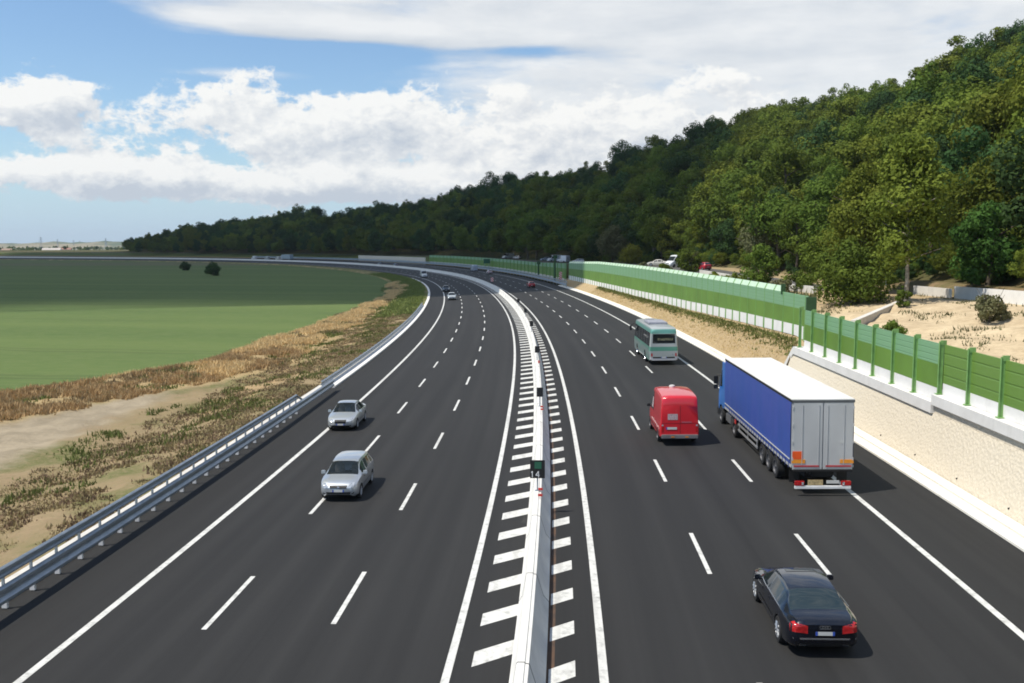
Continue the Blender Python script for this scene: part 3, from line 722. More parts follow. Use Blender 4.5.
def split_shell(me, root, names, mats):
    """one mesh per part, the glass set apart from the paint"""
    idx = np.zeros(len(me.polygons), np.int32); me.polygons.foreach_get('material_index', idx); out = {}
    co = [tuple(v.co) for v in me.vertices]; polys = [tuple(p.vertices) for p in me.polygons]
    for name, ids in names.items():
        use = [i for i in range(len(polys)) if idx[i] in ids]
        if not use: continue
        vmap = {}; f2 = []
        for i in use: f2.append(tuple(vmap.setdefault(v, len(vmap)) for v in polys[i]))
        vv = [None] * len(vmap)
        for a, b_ in vmap.items(): vv[b_] = co[a]
        bodies = [(vv, f2, [int(idx[i]) for i in use])]
        if name == 'side_window':        # each side apart
            bodies = []
            for sg in (1, -1):
                fl = [f for f in f2 if vv[f[0]][0] * sg > 0]; 
                # each pane apart: group by y gaps
                groups = []
                for f in sorted(fl, key=lambda f: min(vv[i][1] for i in f)):
                    a = min(vv[i][1] for i in f); b2 = max(vv[i][1] for i in f)
                    if groups and a < groups[-1][1] + 1e-4: groups[-1][0].append(f); groups[-1][1] = max(groups[-1][1], b2)
                    else: groups.append([[f], b2])
                for g, _ in groups:
                    mp = {}; ff = [tuple(mp.setdefault(i, len(mp)) for i in f) for f in g]; v3 = [None] * len(mp)
                    for a, b2 in mp.items(): v3[b2] = vv[a]
                    bodies.append((v3, ff, [2] * len(ff)))
        for v3, f3, m3 in bodies:
            mm = bpy.data.meshes.new(name); mm.from_pydata(v3, [], f3)
            for m in mats: mm.materials.append(m)
            mm.polygons.foreach_set('material_index', m3); mm.polygons.foreach_set('use_smooth', [True] * len(f3)); mm.set_sharp_from_angle(angle=R(38))
            out.setdefault(name, []).append(link(name, mm, root))
    return out

def bvh_of(me):
    return BVHTree.FromPolygons([v.co for v in me.vertices], [tuple(p.vertices) for p in me.polygons])

def patch(tree, root, name, mat, view, poly, off=.008, n=9, thick=.0):
    """a panel laid on the bodywork: poly in (x,z) for front/rear, (y,z) for a side, (x,y) for top, filled by a grid between its left and right edges"""
    poly = np.array(poly, float); lo, hi = poly[:, 1].min(), poly[:, 1].max(); rows = np.linspace(lo + 1e-4, hi - 1e-4, n); vs = []
    for v in rows:
        xs_ = []
        for a, b_ in zip(poly, np.roll(poly, -1, 0)):
            if (a[1] - v) * (b_[1] - v) <= 0 and a[1] != b_[1]: xs_.append(a[0] + (b_[0] - a[0]) * (v - a[1]) / (b_[1] - a[1]))
        u0, u1 = min(xs_), max(xs_)
        for u in np.linspace(u0, u1, n): vs.append((u, v))
    dirs = {'front': (Vector((0, -1, 0)), lambda u, v: Vector((u, 20, v))), 'rear': (Vector((0, 1, 0)), lambda u, v: Vector((u, -20, v))),
            'left': (Vector((1, 0, 0)), lambda u, v: Vector((-20, u, v))), 'right': (Vector((-1, 0, 0)), lambda u, v: Vector((20, u, v))), 'top': (Vector((0, 0, -1)), lambda u, v: Vector((u, v, 20)))}
    d, f = dirs[view]; P3 = []; prev = None
    for u, v in vs:
        hit, nrm, _, _ = tree.ray_cast(f(u, v), d)
        if hit is None: hit = (prev if prev is not None else f(u, v) + d * 18)
        p = Vector(hit) - d * off; prev = Vector(hit); P3.append(p)
    mb = MB(); mb.add(P3, [tuple(q) for q in grid_faces(n, n)])
    o = mb.build(name, mat, root, smooth=50); return o

def wheel(root, x, y, r, w, rim='alloy', name='wheel', spokes=5):
    sg = 1 if x > 0 else -1; t = MB()
    t.lathe([(r * .62, -w / 2), (r * .93, -w / 2), (r, -w / 2 + .03), (r, w / 2 - .03), (r * .93, w / 2), (r * .62, w / 2)], 'X', 32)
    o = t.build(name, M['rubber'], root, smooth=40); o.location = (x, y, r)
    q = MB(); f = sg * w / 2
    q.lathe([(r * .66, f * 1.01), (r * .60, f * 1.03), (r * .57, f * .75), (r * .2, f * .62), (.001, f * .62)], 'X', 32)
    if spokes:
        for k in range(spokes):
            a = 2 * math.pi * k / spokes + .3; q.bar((f * .80, 0, 0), (f * .96, r * .6 * math.cos(a), r * .6 * math.sin(a)), r * .085, 5)
    q.lathe([(r * .14, f * .6), (r * .14, f * .92), (.001, f * .95)], 'X', 12)
    q.build('rim', M[rim], o, smooth=40)
    return o

def mirror(root, x, y, z, mat):
    mb = MB(); sg = 1 if x > 0 else -1
    mb.box((x + sg * .1, y, z + .05), (.2, .10, .15), taper=(.85, .8)); mb.box((x + sg * .0, y + .01, z), (.08, .06, .05)); return mb.build('wing_mirror', mat, root, smooth=50, bevel=.02)

def plate(tree, root, view, zc, w=.48, h=.10, blue=True):
    p = patch(tree, root, 'number_plate', M['plate'], view, [(-w / 2, zc - h / 2), (w / 2, zc - h / 2), (w / 2, zc + h / 2), (-w / 2, zc + h / 2)], .02, 3)
    if blue:
        for sg in (-1, 1): q = patch(tree, p, 'plate_end', M['plate_blue'], view, [(sg * w / 2 - sg * .055, zc - h / 2), (sg * w / 2, zc - h / 2), (sg * w / 2, zc + h / 2), (sg * w / 2 - sg * .055, zc + h / 2)], .024, 3)
    return p

def sym(pts): return [(-x, z) for x, z in pts]

def car(sp, name, label, group=None):
    root = empty(name); tag(root, label, sp['cat'], group)
    mats = [sp['paint'], M['clear_glass'] if sp.get('clear') else M['glass'], M['clear_glass'] if sp.get('clear') else M['glass'], sp.get('rg', M['glass_blue']), M['dark']]
    wl = [(sx * (sp['track']), y, sp['wr']) for sx in (-1, 1) for y in sp['axles']]
    me = cut_arches(*body_shell(sp), mats, [(sx * sp['track'] * 1.12, y, z) for (sx, y, z) in [(1 if w[0] > 0 else -1, w[1], w[2]) for w in wl]], sp['wr'] * 1.13)
    tree = bvh_of(me); split_shell(me, root, {'body': (0, 4), 'windscreen': (1,), 'side_window': (2,), 'rear_window': (3,)}, mats)
    for x, y, z in wl: wheel(root, x, y, sp['wr'], sp.get('tw', .21), 'alloy' if sp.get('spokes', 5) else 'steel_rim', spokes=sp.get('spokes', 5))
    for sg in (-1, 1): mirror(root, sg * sp['mir'][0], sp['mir'][1], sp['mir'][2], M['black'] if sp['cat'] == 'van' else sp['paint'])
    for view, poly, nm, mat in sp['patches']:
        if view.startswith('2'):
            for q in (poly, sym(poly)): patch(tree, root, nm, M.get(mat, mat) if isinstance(mat, str) else mat, view[1:], q)
        elif view == 'sides':
            for vw in ('left', 'right'): patch(tree, root, nm, M[mat] if isinstance(mat, str) else mat, vw, poly)
        else: patch(tree, root, nm, M[mat] if isinstance(mat, str) else mat, view, poly)
    if 'plates' in sp:
        for view, z in sp['plates']: plate(tree, root, view, z)
    return root, tree

def hatch(paintm):
    return dict(cat='car', paint=paintm, y0=-2.0, y1=2.0, cuts=[.45, 1.12, .56, .02, -.06, -1.0, -1.08, -1.55, -1.72, -1.60, -1.90],
        hw=[(-2.0, .66), (-1.93, .76), (-1.7, .81), (-1.0, .825), (.8, .825), (1.5, .81), (1.8, .76), (1.93, .68), (2.0, .56)],
        zb=[(-2.0, .40), (-1.85, .24), (-1.5, .19), (1.5, .19), (1.85, .22), (2.0, .33)],
        belt=[(-2.0, .88), (-1.6, .97), (0, .93), (1.05, .90), (1.6, .80), (2.0, .60)],
        top=[(-2.0, .93), (-1.93, 1.02), (-1.62, 1.38), (-1.3, 1.45), (-.3, 1.475), (.35, 1.43), (.75, 1.22), (1.12, .985), (1.6, .88), (1.86, .77), (2.0, .62)],
        ht=[(-2.0, .62), (-1.6, .56), (-.5, .60), (.35, .575), (1.12, .70), (1.6, .72), (1.9, .66), (2.0, .52)],
        side=[(-1.55, -1.08), (-1.0, -.06), (.02, .72)], ws=(.45, 1.12), rw=(-1.90, -1.60), axles=(1.24, -1.22), track=.715, wr=.30, tw=.19, mir=(.80, .72, .93),
        patches=[('2front', [(.42, .56), (.70, .62), (.68, .80), (.52, .78), (.40, .66)], 'headlight', 'lens'), ('front', [(-.34, .58), (.34, .58), (.38, .70), (-.38, .70)], 'grille', 'black'),
                 ('front', [(-.62, .34), (.62, .34), (.66, .43), (-.66, .43)], 'air_intake', 'black'), ('front', [(-.045, .59), (.045, .59), (.045, .66), (-.045, .66)], 'badge', 'chrome'),
                 ('2rear', [(.55, .66), (.74, .66), (.70, 1.0), (.58, .98)], 'tail_light', 'tail'), ('sides', [(-.6, .52), (-.6, .50), (1.2, .50), (1.2, .52)], 'side_strip', 'black'),
                 ('sides', [(-.35, .80), (-.35, .77), (-.15, .77), (-.15, .80)], 'door_handle', 'black'), ('sides', [(.60, .79), (.60, .76), (.40, .76), (.40, .79)], 'door_handle', 'black')],
        plates=[('front', .48), ('rear', .62)])
def sedan(paintm, L=4.6, W=1.78, cat='car', wr=.315, spokes=5):
    k = L / 4.6; hwf = W / 2
    Y = lambda t: [(y * k, v) for y, v in t]; Hh = lambda t: [(y * k, v * hwf) for y, v in t]
    return dict(cat=cat, paint=paintm, y0=-2.3 * k, y1=2.3 * k, cuts=[y * k for y in (.28, 1.08, .42, -.02, -.10, -.92, -1.0, -.95, -1.62, -1.30, .74)],
        hw=Hh([(-2.3, .76), (-2.22, .88), (-2.0, .95), (-1.2, 1), (.8, 1), (1.7, .97), (2.05, .90), (2.22, .78), (2.3, .62)]),
        zb=Y([(-2.3, .42), (-2.15, .26), (-1.7, .19), (1.7, .19), (2.15, .22), (2.3, .34)]),
        belt=Y([(-2.3, .86), (-1.9, .94), (0, .93), (1.05, .88), (1.7, .78), (2.3, .58)]),
        top=Y([(-2.3, .90), (-2.22, .99), (-1.95, 1.045), (-1.62, 1.07), (-1.25, 1.25), (-.90, 1.39), (-.3, 1.445), (.25, 1.41), (.65, 1.22), (1.08, .965), (1.6, .87), (2.05, .76), (2.3, .60)]),
        ht=Hh([(-2.3, .68), (-2.0, .80), (-1.62, .80), (-1.2, .68), (-.4, .66), (.25, .65), (1.08, .82), (1.7, .84), (2.15, .74), (2.3, .56)]),
        side=[(a * k, b_ * k) for a, b_ in ((-1.30, -1.0), (-.92, -.10), (-.02, .74))], ws=(.28 * k, 1.08 * k), rw=(-1.62 * k, -.95 * k), axles=(1.37 * k, -1.32 * k), track=hwf - .115, wr=wr, tw=.22, mir=(hwf * .97, .70 * k, .93), spokes=spokes,
        patches=[('2front', [(.40, .57), (hwf * .86, .62), (hwf * .82, .76), (.44, .71)], 'headlight', 'lens'), ('front', [(-.32, .47), (.32, .47), (.36, .68), (-.36, .68)], 'grille', 'black'),
                 ('front', [(-.62, .26), (.62, .26), (.64, .36), (-.64, .36)], 'air_intake', 'black'), ('sides', [(-1.5 * k, .50), (-1.5 * k, .475), (1.5 * k, .475), (1.5 * k, .50)], 'side_strip', 'black'),
                 ('sides', [(-.5, .80), (-.5, .77), (-.28, .77), (-.28, .80)], 'door_handle', paintm), ('sides', [(.55, .79), (.55, .76), (.35, .76), (.35, .79)], 'door_handle', paintm),
                 ('2rear', [(.50, .70), (hwf * .86, .72), (hwf * .84, .90), (.52, .89)], 'tail_light', 'tail')],
        plates=[('front', .42), ('rear', .70)])

silver = paint('silver_paint', (.52, .55, .58), .6, .30)
sp = hatch(silver); sp['clear'] = True; c1, _ = car(sp, 'hatchback', 'silver hatchback nearest the camera, straddling the dashed line')
seat(c1, 38.3 + 2.0, -6.28, True); seats(c1, -.05, .86, .36)
sp = sedan(paint('pale_silver_paint', (.56, .59, .61), .6, .30), 4.5, 1.76); sp['clear'] = True; c2, _ = car(sp, 'sedan', 'silver sedan driving half over the solid shoulder line beside the guardrail')
seat(c2, 53.5 + 2.2, -9.46, True); c2.scale = (.96, .94, .98); seats(c2, -.1, .82, .37)
# dark saloon close to the camera
navy = paint('black_blue_paint', (.004, .006, .013), .25, .16)
sp = sedan(navy, 5.05, 1.90, wr=.345, spokes=9)
kk = 5.05 / 4.6; sp['patches'] = sp['patches'][:6]
sp['patches'] += [('2rear', [(.43, .67), (.85, .69), (.85, .90), (.74, .94), (.43, .88)], 'tail_light', 'tail'), ('rear', [(-.78, .515), (.78, .515), (.80, .56), (-.80, .56)], 'chrome_strip', 'chrome'),
    ('top', [(-.42, -.1), (.42, -.1), (.40, .22), (-.40, .22)], 'sunroof', 'glass'), ('2rear', [(.45, .30), (.62, .30), (.62, .36), (.45, .36)], 'exhaust', 'chrome')]
sp['top'] = [(y * kk, z) for y, z in [(-2.3, .90), (-2.22, .99), (-1.98, 1.04), (-1.76, 1.065), (-1.36, 1.27), (-1.04, 1.39), (-.3, 1.445), (.25, 1.41), (.65, 1.22), (1.08, .965), (1.6, .87), (2.05, .76), (2.3, .60)]]
sp['rw'] = (-1.73 * kk, -1.10 * kk); sp['cuts'] = [y * kk for y in (.28, 1.08, .42, -.02, -.10, -.92, -1.0, -1.10, -1.73, -1.30, .74)]
sp['plates'] = [('front', .42), ('rear', .68)]
c3, tr = car(sp, 'saloon', 'glossy blue-black saloon seen from behind in the near right lane')
for sg in (-1, 1):     # bright frame below the side windows
    mb = MB(); pts = []
    for y in np.linspace(-1.30 * kk, .86 * kk, 16):
        hit = tr.ray_cast(Vector((sg * 5, y, .955 + .01 * (y < 0))), Vector((-sg, 0, 0)))[0]
        if hit and abs(hit.x) > .82: pts.append(hit + Vector((sg * .006, 0, 0)))
    for a, b2 in zip(pts, pts[1:]): mb.bar(a, b2, .013, 5)
    mb.build('window_trim', M['chrome'], c3)
mb = MB()              # four linked rings on the boot lid
for i in range(4):
    cx = (i - 1.5) * .062; ring = []
    for q in range(18):
        a = 2 * math.pi * q / 18; x, z = cx + .042 * math.cos(a), .835 + .042 * math.sin(a)
        hit = tr.ray_cast(Vector((x, -20, z)), Vector((0, 1, 0)))[0]; ring.append(hit - Vector((0, .012, 0)) if hit else Vector((x, -2.5, z)))
    for a, b2 in zip(ring, ring[1:] + ring[:1]): mb.bar(a, b2, .007, 4)
mb.build('emblem', M['chrome'], c3)
seat(c3, 23.7 + 2.5, 9.52)
# far traffic
far_cars = [
 ('hatchback', hatch, (.46, .50, .53), 190.5, -8.85, True, 'silver car coming round the bend, alone in the middle lane'),
 ('sedan', sedan, (.02, .022, .028), 226.5, -9.6, True, 'dark car just behind the distant silver car on the bend'),
 ('hatchback', hatch, (.42, .02, .025), 232, 11.3, False, 'small red car driving away far off in the right carriageway'),
 ('sedan', sedan, (.02, .02, .025), 506, 5.3, False, 'dark car in front of the left half of the pale concrete wall'),
 ('sedan', sedan, (.025, .03, .045), 477, 5.8, False, 'dark car in front of the right half of the pale concrete wall'),
 ('hatchback', hatch, (.55, .42, .42), 333, 14.0, False, 'tiny pale car close to the guardrail of the far bend')]
for nm, f, col, s, o, back, lab in far_cars:
    q, _ = car(f(paint('car_paint', col, .2, .35)), nm, lab, 'distant cars on the motorway'); seat(q, s, o, back)

# ---- red high-roof van
def van_spec(paintm):
    return dict(cat='van', paint=paintm, y0=-2.75, y1=2.75, drop=.11, cuts=[1.05, 1.95, 1.2, .25, .15, 1.62, -2.70],
        hw=[(-2.75, .93), (-2.68, .97), (-2.4, .985), (1.0, .985), (2.0, .96), (2.5, .86), (2.68, .76), (2.75, .60)],
        zb=[(-2.75, .42), (-2.5, .33), (2.3, .28), (2.75, .40)],
        belt=[(-2.75, 1.2), (.9, 1.2), (1.9, 1.18), (2.4, .95), (2.75, .72)],
        top=[(-2.75, 2.05), (-2.72, 2.36), (-2.62, 2.46), (-2.2, 2.50), (-.6, 2.54), (.5, 2.50), (1.0, 2.28), (1.5, 1.80), (1.95, 1.36), (2.35, 1.15), (2.65, .92), (2.75, .72)],
        ht=[(-2.75, .86), (-2.6, .88), (-2.0, .89), (.6, .87), (1.3, .80), (1.95, .83), (2.4, .78), (2.75, .52)],
        side=[(.25, 1.62)], ws=(1.05, 1.95), axles=(1.75, -1.55), track=.86, wr=.335, tw=.22, mir=(.97, 1.45, 1.32), spokes=0,
        patches=[('2front', [(.5, .75), (.8, .78), (.78, 1.0), (.52, .95)], 'headlight', 'lens'), ('front', [(-.4, .7), (.4, .7), (.42, .86), (-.42, .86)], 'grille', 'black'),
                 ('2rear', [(.80, .70), (.90, .70), (.90, .98), (.80, .98)], 'tail_light', 'tail'), ('2rear', [(.81, .99), (.90, .99), (.90, 1.06), (.81, 1.06)], 'reverse_light', 'lens'),
                 ('rear', [(-.60, 1.30), (-.10, 1.30), (-.10, 1.60), (-.60, 1.60)], 'sticker', plain('pale_sticker', (.60, .44, .44), .5, 0, .3, 30)),
                 ('rear', [(.02, .60), (.035, .60), (.035, 2.0), (.02, 2.0)], 'door_gap', 'dark'), ('rear', [(-.9, 1.12), (.9, 1.12), (.9, 1.14), (-.9, 1.14)], 'door_gap', plain('dark_red_seam', (.16, .006, .012))),
                 ('rear', [(.10, 1.16), (.60, 1.16), (.60, 1.21), (.10, 1.21)], 'lettering', plain('pale_red_lettering', (.6, .16, .2), .5, 0, .3, 40)),
                 ('left', [(.45, 1.40), (.90, 1.40), (.90, 1.95), (.45, 1.95)], 'sticker', plain('white_sticker', (.66, .55, .56), .5, 0, .2, 20)),
                 ('sides', [(-2.4, .62), (-2.4, .56), (1.3, .56), (1.3, .62)], 'side_strip', 'black'), ('left', [(-.1, .5), (-.085, .5), (-.085, 2.2), (-.1, 2.2)], 'door_gap', plain('red_seam', (.20, .008, .015)))])
red = paint('red_paint', (.56, .008, .018), .0, .34)
van, tr = car(van_spec(red), 'cargo_van', 'red high-roof panel van with pale sticker on its back doors')
p_ = patch(tr, van, 'number_plate', M['plate'], 'rear', [(-.68, .82), (-.14, .82), (-.14, .94), (-.68, .94)], .02, 3)
patch(tr, p_, 'plate_end', M['plate_blue'], 'rear', [(-.68, .82), (-.62, .82), (-.62, .94), (-.68, .94)], .024, 3)
mb = MB(); mb.box((0, -2.78, .47), (1.84, .14, .20)); mb.build('rear_bumper', plain('grey_bumper', (.17, .16, .16), .6), van, bevel=.03)
mb = MB(); mb.box((-.35, -2.855, .46), (.16, .012, .06)); mb.box((.35, -2.855, .46), (.16, .012, .06)); mb.build('fog_light', M['amber'], van)
mb = MB(); mb.lathe([(.16, 0), (.15, .08), (.05, .11), (.001, .11)], 'Z', 14, (0, 1.0 - .9, 2.53)); mb.build('roof_vent', M['plate'], van, smooth=40)
seat(van, 49.2 + 2.85, 9.28); van.scale = (1.04, 1.04, 1.055)
wv = [(6, 'white van parked among trees behind the long green barrier', (.62, .63, .64), 178, 36.5, True)]
q, _ = car(van_spec(paint('white_paint', (.62, .64, .65), 0, .35)), 'cargo_van', 'small white van coming towards the camera at the far end of the left carriageway'); seat(q, 334, -9.0, True)

# ---- coach
bus = empty('coach'); tag(bus, 'silver and green coach with dark rear window in the right lane', 'bus')
BL, BW, BH = 11.2, 2.5, 3.3
m_bus, nt_, b_bus = new_mat('coach_paint', .35, .15, .5)
bx, by, bz = sep(nt_, tex(nt_))
swoosh = (bz - 1.42 - (by + 5.6).f('MINIMUM', 3.0) * .02).f('ABSOLUTE').step(.22, .15)
lowb = bz.step(1.05, .95) * bz.step(.55, .62)
f_ = mixc(nt_, bz.step(2.72, 2.78) * bz.step(3.16, 3.10), (.38, .41, .41), (.09, .30, .25))
f_ = mixc(nt_, swoosh, f_, (.055, .26, .18)); f_ = mixc(nt_, bz.step(1.30, 1.05), f_, (.34, .375, .37)); f_ = mixc(nt_, bz.step(.75, .68), f_, (.50, .50, .52))
f_ = mixc(nt_, bx.f('ABSOLUTE').step(1.19, 1.22) * bz.step(1.5, 1.4) * .75, f_, (.16, .24, .22)); side_n = noise(nt_, comb2(nt_, by * .35, bz * 1.2), 1.0, 2).step(.52, .56) * bz.step(1.6, 1.5) * bx.f('ABSOLUTE').step(1.2, 1.22); f_ = mixc(nt_, side_n * .7, f_, (.10, .33, .24))
nt_.links.new(mixc(nt_, noise(nt_, tex(nt_), 1.6, 5) * .25, f_, (.30, .32, .32)), b_bus.inputs['Base Color']); b_bus.inputs['Coat Weight'].default_value = .5
shell = dict(y0=-BL / 2, y1=BL / 2, drop=.2, cuts=[-5.5, -5.4], hw=[(-5.6, 1.17), (-5.5, 1.23), (-5, 1.25), (5, 1.25), (5.45, 1.2), (5.6, 1.05)], zb=[(-5.6, .42), (-5.2, .32), (5.2, .30), (5.6, .38)],
    belt=[(-5.6, 1.72), (5.6, 1.72)], top=[(-5.6, 3.02), (-5.53, 3.18), (-5.3, 3.27), (-4, 3.3), (4, 3.3), (5.2, 3.22), (5.5, 2.9), (5.6, 2.5)], ht=[(-5.6, 1.05), (-5.2, 1.10), (5, 1.10), (5.6, .95)], side=[], ws=(90, 91))
mats = [m_bus, M['glass'], M['glass'], M['glass'], M['dark']]
wl = [(1.12, 2.9), (1.12, -2.6)]
me = cut_arches(*body_shell(shell), mats, [(sg * 1.15, y, .5) for sg in (-1, 1) for _, y in wl], .56); tr = bvh_of(me); split_shell(me, bus, {'body': (0, 1, 2, 3, 4)}, mats)
for sg in (-1, 1):
    for x, y in wl: wheel(bus, sg * (x - .02), y, .48, .28, 'chrome', spokes=0)
for vw in ('left', 'right'):
    for k in range(6): a = -5.25 + k * 1.72; patch(tr, bus, 'side_window', M['glass'], vw, [(a, 1.62), (a + 1.68, 1.62), (a + 1.68, 2.80), (a, 2.80)], .012)
patch(tr, bus, 'rear_window', M['glass'], 'rear', [(-.98, 1.92), (.98, 1.92), (.95, 2.72), (-.95, 2.72)], .012)
patch(tr, bus, 'rear_sign', plain('pale_lettering', (.22, .21, .13), .5, 0, .45, 9), 'rear', [(-.55, 2.16), (.80, 2.16), (.80, 2.36), (-.55, 2.36)], .016)
patch(tr, bus, 'windscreen', M['glass'], 'front', [(-1.0, 1.4), (1.0, 1.4), (.95, 2.75), (-.95, 2.75)], .012)
for sg in (-1, 1):
    patch(tr, bus, 'tail_light', M['tail'], 'rear', [(sg * .98, .78), (sg * 1.1, .78), (sg * 1.1, 1.05), (sg * .98, 1.05)], .012, 4)
    patch(tr, bus, 'vent', M['dark'], 'rear', [(sg * .25, .62), (sg * .95, .62), (sg * .95, .73), (sg * .25, .73)], .012, 4)
patch(tr, bus, 'reverse_light', M['lens'], 'rear', [(.72, .92), (.88, .92), (.88, 1.04), (.72, 1.04)], .014, 4)
plate(tr, bus, 'rear', .68, .46, .11)
mb = MB(); mb.box((0, -.6, 3.36), (1.7, 3.4, .2)); mb.build('air_conditioner', plain('grey_roof_unit', (.30, .31, .36), .5), bus, bevel=.05)
mb = MB(); mb.box((0, 3.2, 3.33), (.8, .8, .12)); mb.build('roof_hatch', plain('roof_hatch_grey', (.36, .38, .40), .5), bus, bevel=.03)
for sg in (-1, 1): mb = MB(); mb.bar((sg * 1.2, 5.35, 2.75), (sg * 1.5, 5.75, 2.6), .035, 6); mb.box((sg * 1.52, 5.76, 2.3), (.2, .14, .48)); mb.build('wing_mirror', M['black'], bus, bevel=.02)
seat(bus, 81.9 + BL / 2, 13.0)

# ---- articulated lorry
tk = empty('articulated_lorry'); tag(tk, 'articulated lorry with blue curtain trailer, white roof and grey rear doors', 'lorry')
curtain, ntc, bc = new_mat('blue_curtain', .48, 0, .4)
yy, zz = sep(ntc, tex(ntc))[1:]
wv_ = noise(ntc, comb2(ntc, yy * 1.1, zz * .25), 1.0, 4)
ntc.links.new(mixc(ntc, wv_.step(.3, .7), (.026, .072, .285), (.040, .074, .30)), bc.inputs['Base Color']); bump(ntc, bc, noise(ntc, comb2(ntc, yy * 2.6, zz * .2), 1.0, 3), .25, .04)
grey_d = plain('grey_door_paint', (.52, .525, .53), .45, .25, .05, .8); grey_f = plain('grey_frame_paint', (.52, .53, .54), .4, .3, .06); roofm = plain('white_roof_sheet', (.70, .69, .66), .5, 0, .06, .8)
TY0, TY1, TB, TT, TWd = -8.2, 6.4, 1.12, 3.97, 2.56
mb = MB(); mb.box((0, (TY0 + TY1) / 2, (TB + TT) / 2), (TWd - .02, TY1 - TY0 - .06, TT - TB)); box = mb.build('trailer_box', grey_f, tk, bevel=.02)
for sg in (-1, 1):
    x = sg * TWd / 2; n = 56; vs = []
    for i in range(n + 1):
        y = TY0 + .10 + (TY1 - TY0 - .16) * i / n
        for j in range(9):
            z = TB + .14 + (TT - .10 - TB - .14) * j / 8; vs.append((x + sg * (.012 + .010 * math.sin(y * 4.4) * math.sin(j / 8 * math.pi) + .012 * math.sin(j / 8 * math.pi)), y, z))
    mb = MB(); mb.add(vs, [tuple(q) for q in grid_faces(n + 1, 9)]); cu = mb.build('curtain', curtain, tk, smooth=60)
    mb = MB(); mb.box((x + sg * .04, (TY0 + TY1) / 2, TB + .34), (.012, TY1 - TY0 - .3, .05)); mb.build('reflective_stripe', M['plate'], cu)
    mb = MB()
    for i in range(26): mb.box((x + sg * .035, TY0 + .35 + i * .51, TB + .13), (.012, .05, .36))
    mb.build('curtain_strap', plain('curtain_strap_blue', (.05, .07, .24), .5), cu)
    mb = MB(); mb.box((x + sg * .006, (TY0 + TY1) / 2, TB + .06), (.02, TY1 - TY0, .10)); mb.build('side_rail', grey_f, tk)
    mb = MB(); mb.box((x + sg * .005, (TY0 + TY1) / 2, TT - .04), (.03, TY1 - TY0, .09)); mb.build('top_rail', M['dark'], tk)
mb = MB(); mb.box((0, (TY0 + TY1) / 2, TT + .03), (TWd + .03, TY1 - TY0 + .02, .05)); mb.build('roof', roofm, tk, bevel=.015)
mb = MB(); mb.box((0, TY0 - .01, TT - .045), (TWd + .01, .05, .09)); mb.build('rear_header', plain('dark_grey_frame', (.10, .105, .11), .5), tk)
for sg in (-1, 1):
    mb = MB(); mb.box((sg * .63, TY0 - .005, 2.46), (1.22, .05, 2.84)); d_ = mb.build('rear_door', grey_d, tk, bevel=.012)
    mb = MB()
    for xx in (.40,): mb.bar((sg * xx * .5 - sg * .02, TY0 - .045, 1.25), (sg * xx * .5 - sg * .02, TY0 - .045, 3.8), .013, 6)
    mb.bar((sg * .86, TY0 - .045, 1.25), (sg * .86, TY0 - .045, 3.8), .012, 6); mb.build('lock_rod', grey_d, d_)
    mb = MB()
    for i in range(4): mb.box((sg * 1.245, TY0 - .02, 1.5 + i * .72), (.05, .06, .12))
    mb.build('hinge', grey_f, d_)
    mb = MB(); mb.box((sg * .66, TY0 - .04, 1.20), (1.05, .015, .07)); mb.build('red_stripe', plain('red_stripe', (.50, .05, .06), .4, 0, .2, 12), d_)
    mb = MB(); mb.box((sg * 1.0, TY0 - .04, 1.40), (.56, .015, .16)); mb.build('marker_plate', plain('orange_marker', (.80, .30, .03), .4, 0, .08), d_)
    mb = MB(); mb.box((sg * .96 - .04, TY0 - .26, .53), (.40, .12, .2)); tl = mb.build('tail_light', M['tail'], tk, bevel=.02)
    mb = MB(); mb.box((sg * .84 - .04, TY0 - .325, .53), (.08, .01, .12)); mb.build('reverse_lens', M['lens'], tl)
    mb = MB(); mb.box((sg * 1.0, TY0 + .6, .66), (.42, .03, .56)); mb.build('mudflap', M['black'], tk)
mb = MB(); mb.box((-1.04, TY0 - .04, 1.66), (.42, .015, .34)); mb.build('hazard_plate', plain('orange_red_plate', (.78, .10, .015), .4, 0, .08), tk)
mb = MB(); mb.lathe([(.08, 0), (.08, .01), (.001, .01)], 'X', 14); o_ = mb.build('round_sticker', M['plate'], tk); o_.rotation_euler = (0, 0, -math.pi / 2); o_.location = (.78, TY0 - .035, 2.22)
mb = MB(); mb.box((0, TY0 - .06, TB - .10), (2.45, .12, .10)); mb.box((0, TY0 + .15, TB - .24), (.8, .2, .3)); mb.build('rear_sill', M['dark'], tk, bevel=.02)
mb = MB(); mb.box((-.04, TY0 - .26, .36), (2.32, .11, .13)); mb.build('underrun_bar', M['white'], tk, bevel=.015)
mb = MB(); mb.box((-.34, TY0 - .25, .56), (.62, .02, .22)); mb.build('marker_board', plain('yellow_board', (.50, .38, .20), .5, 0, .3, 9), tk); mb = MB(); mb.box((.38, TY0 - .25, .58), (.52, .02, .13)); mb.build('number_plate', M['plate'], tk)
mb = MB(); mb.box((0, -1.5, .93), (1.0, 13.2, .26)); mb.box((0, -4.6, .62), (.9, 5.2, .3)); mb.build('chassis', M['dark'], tk)
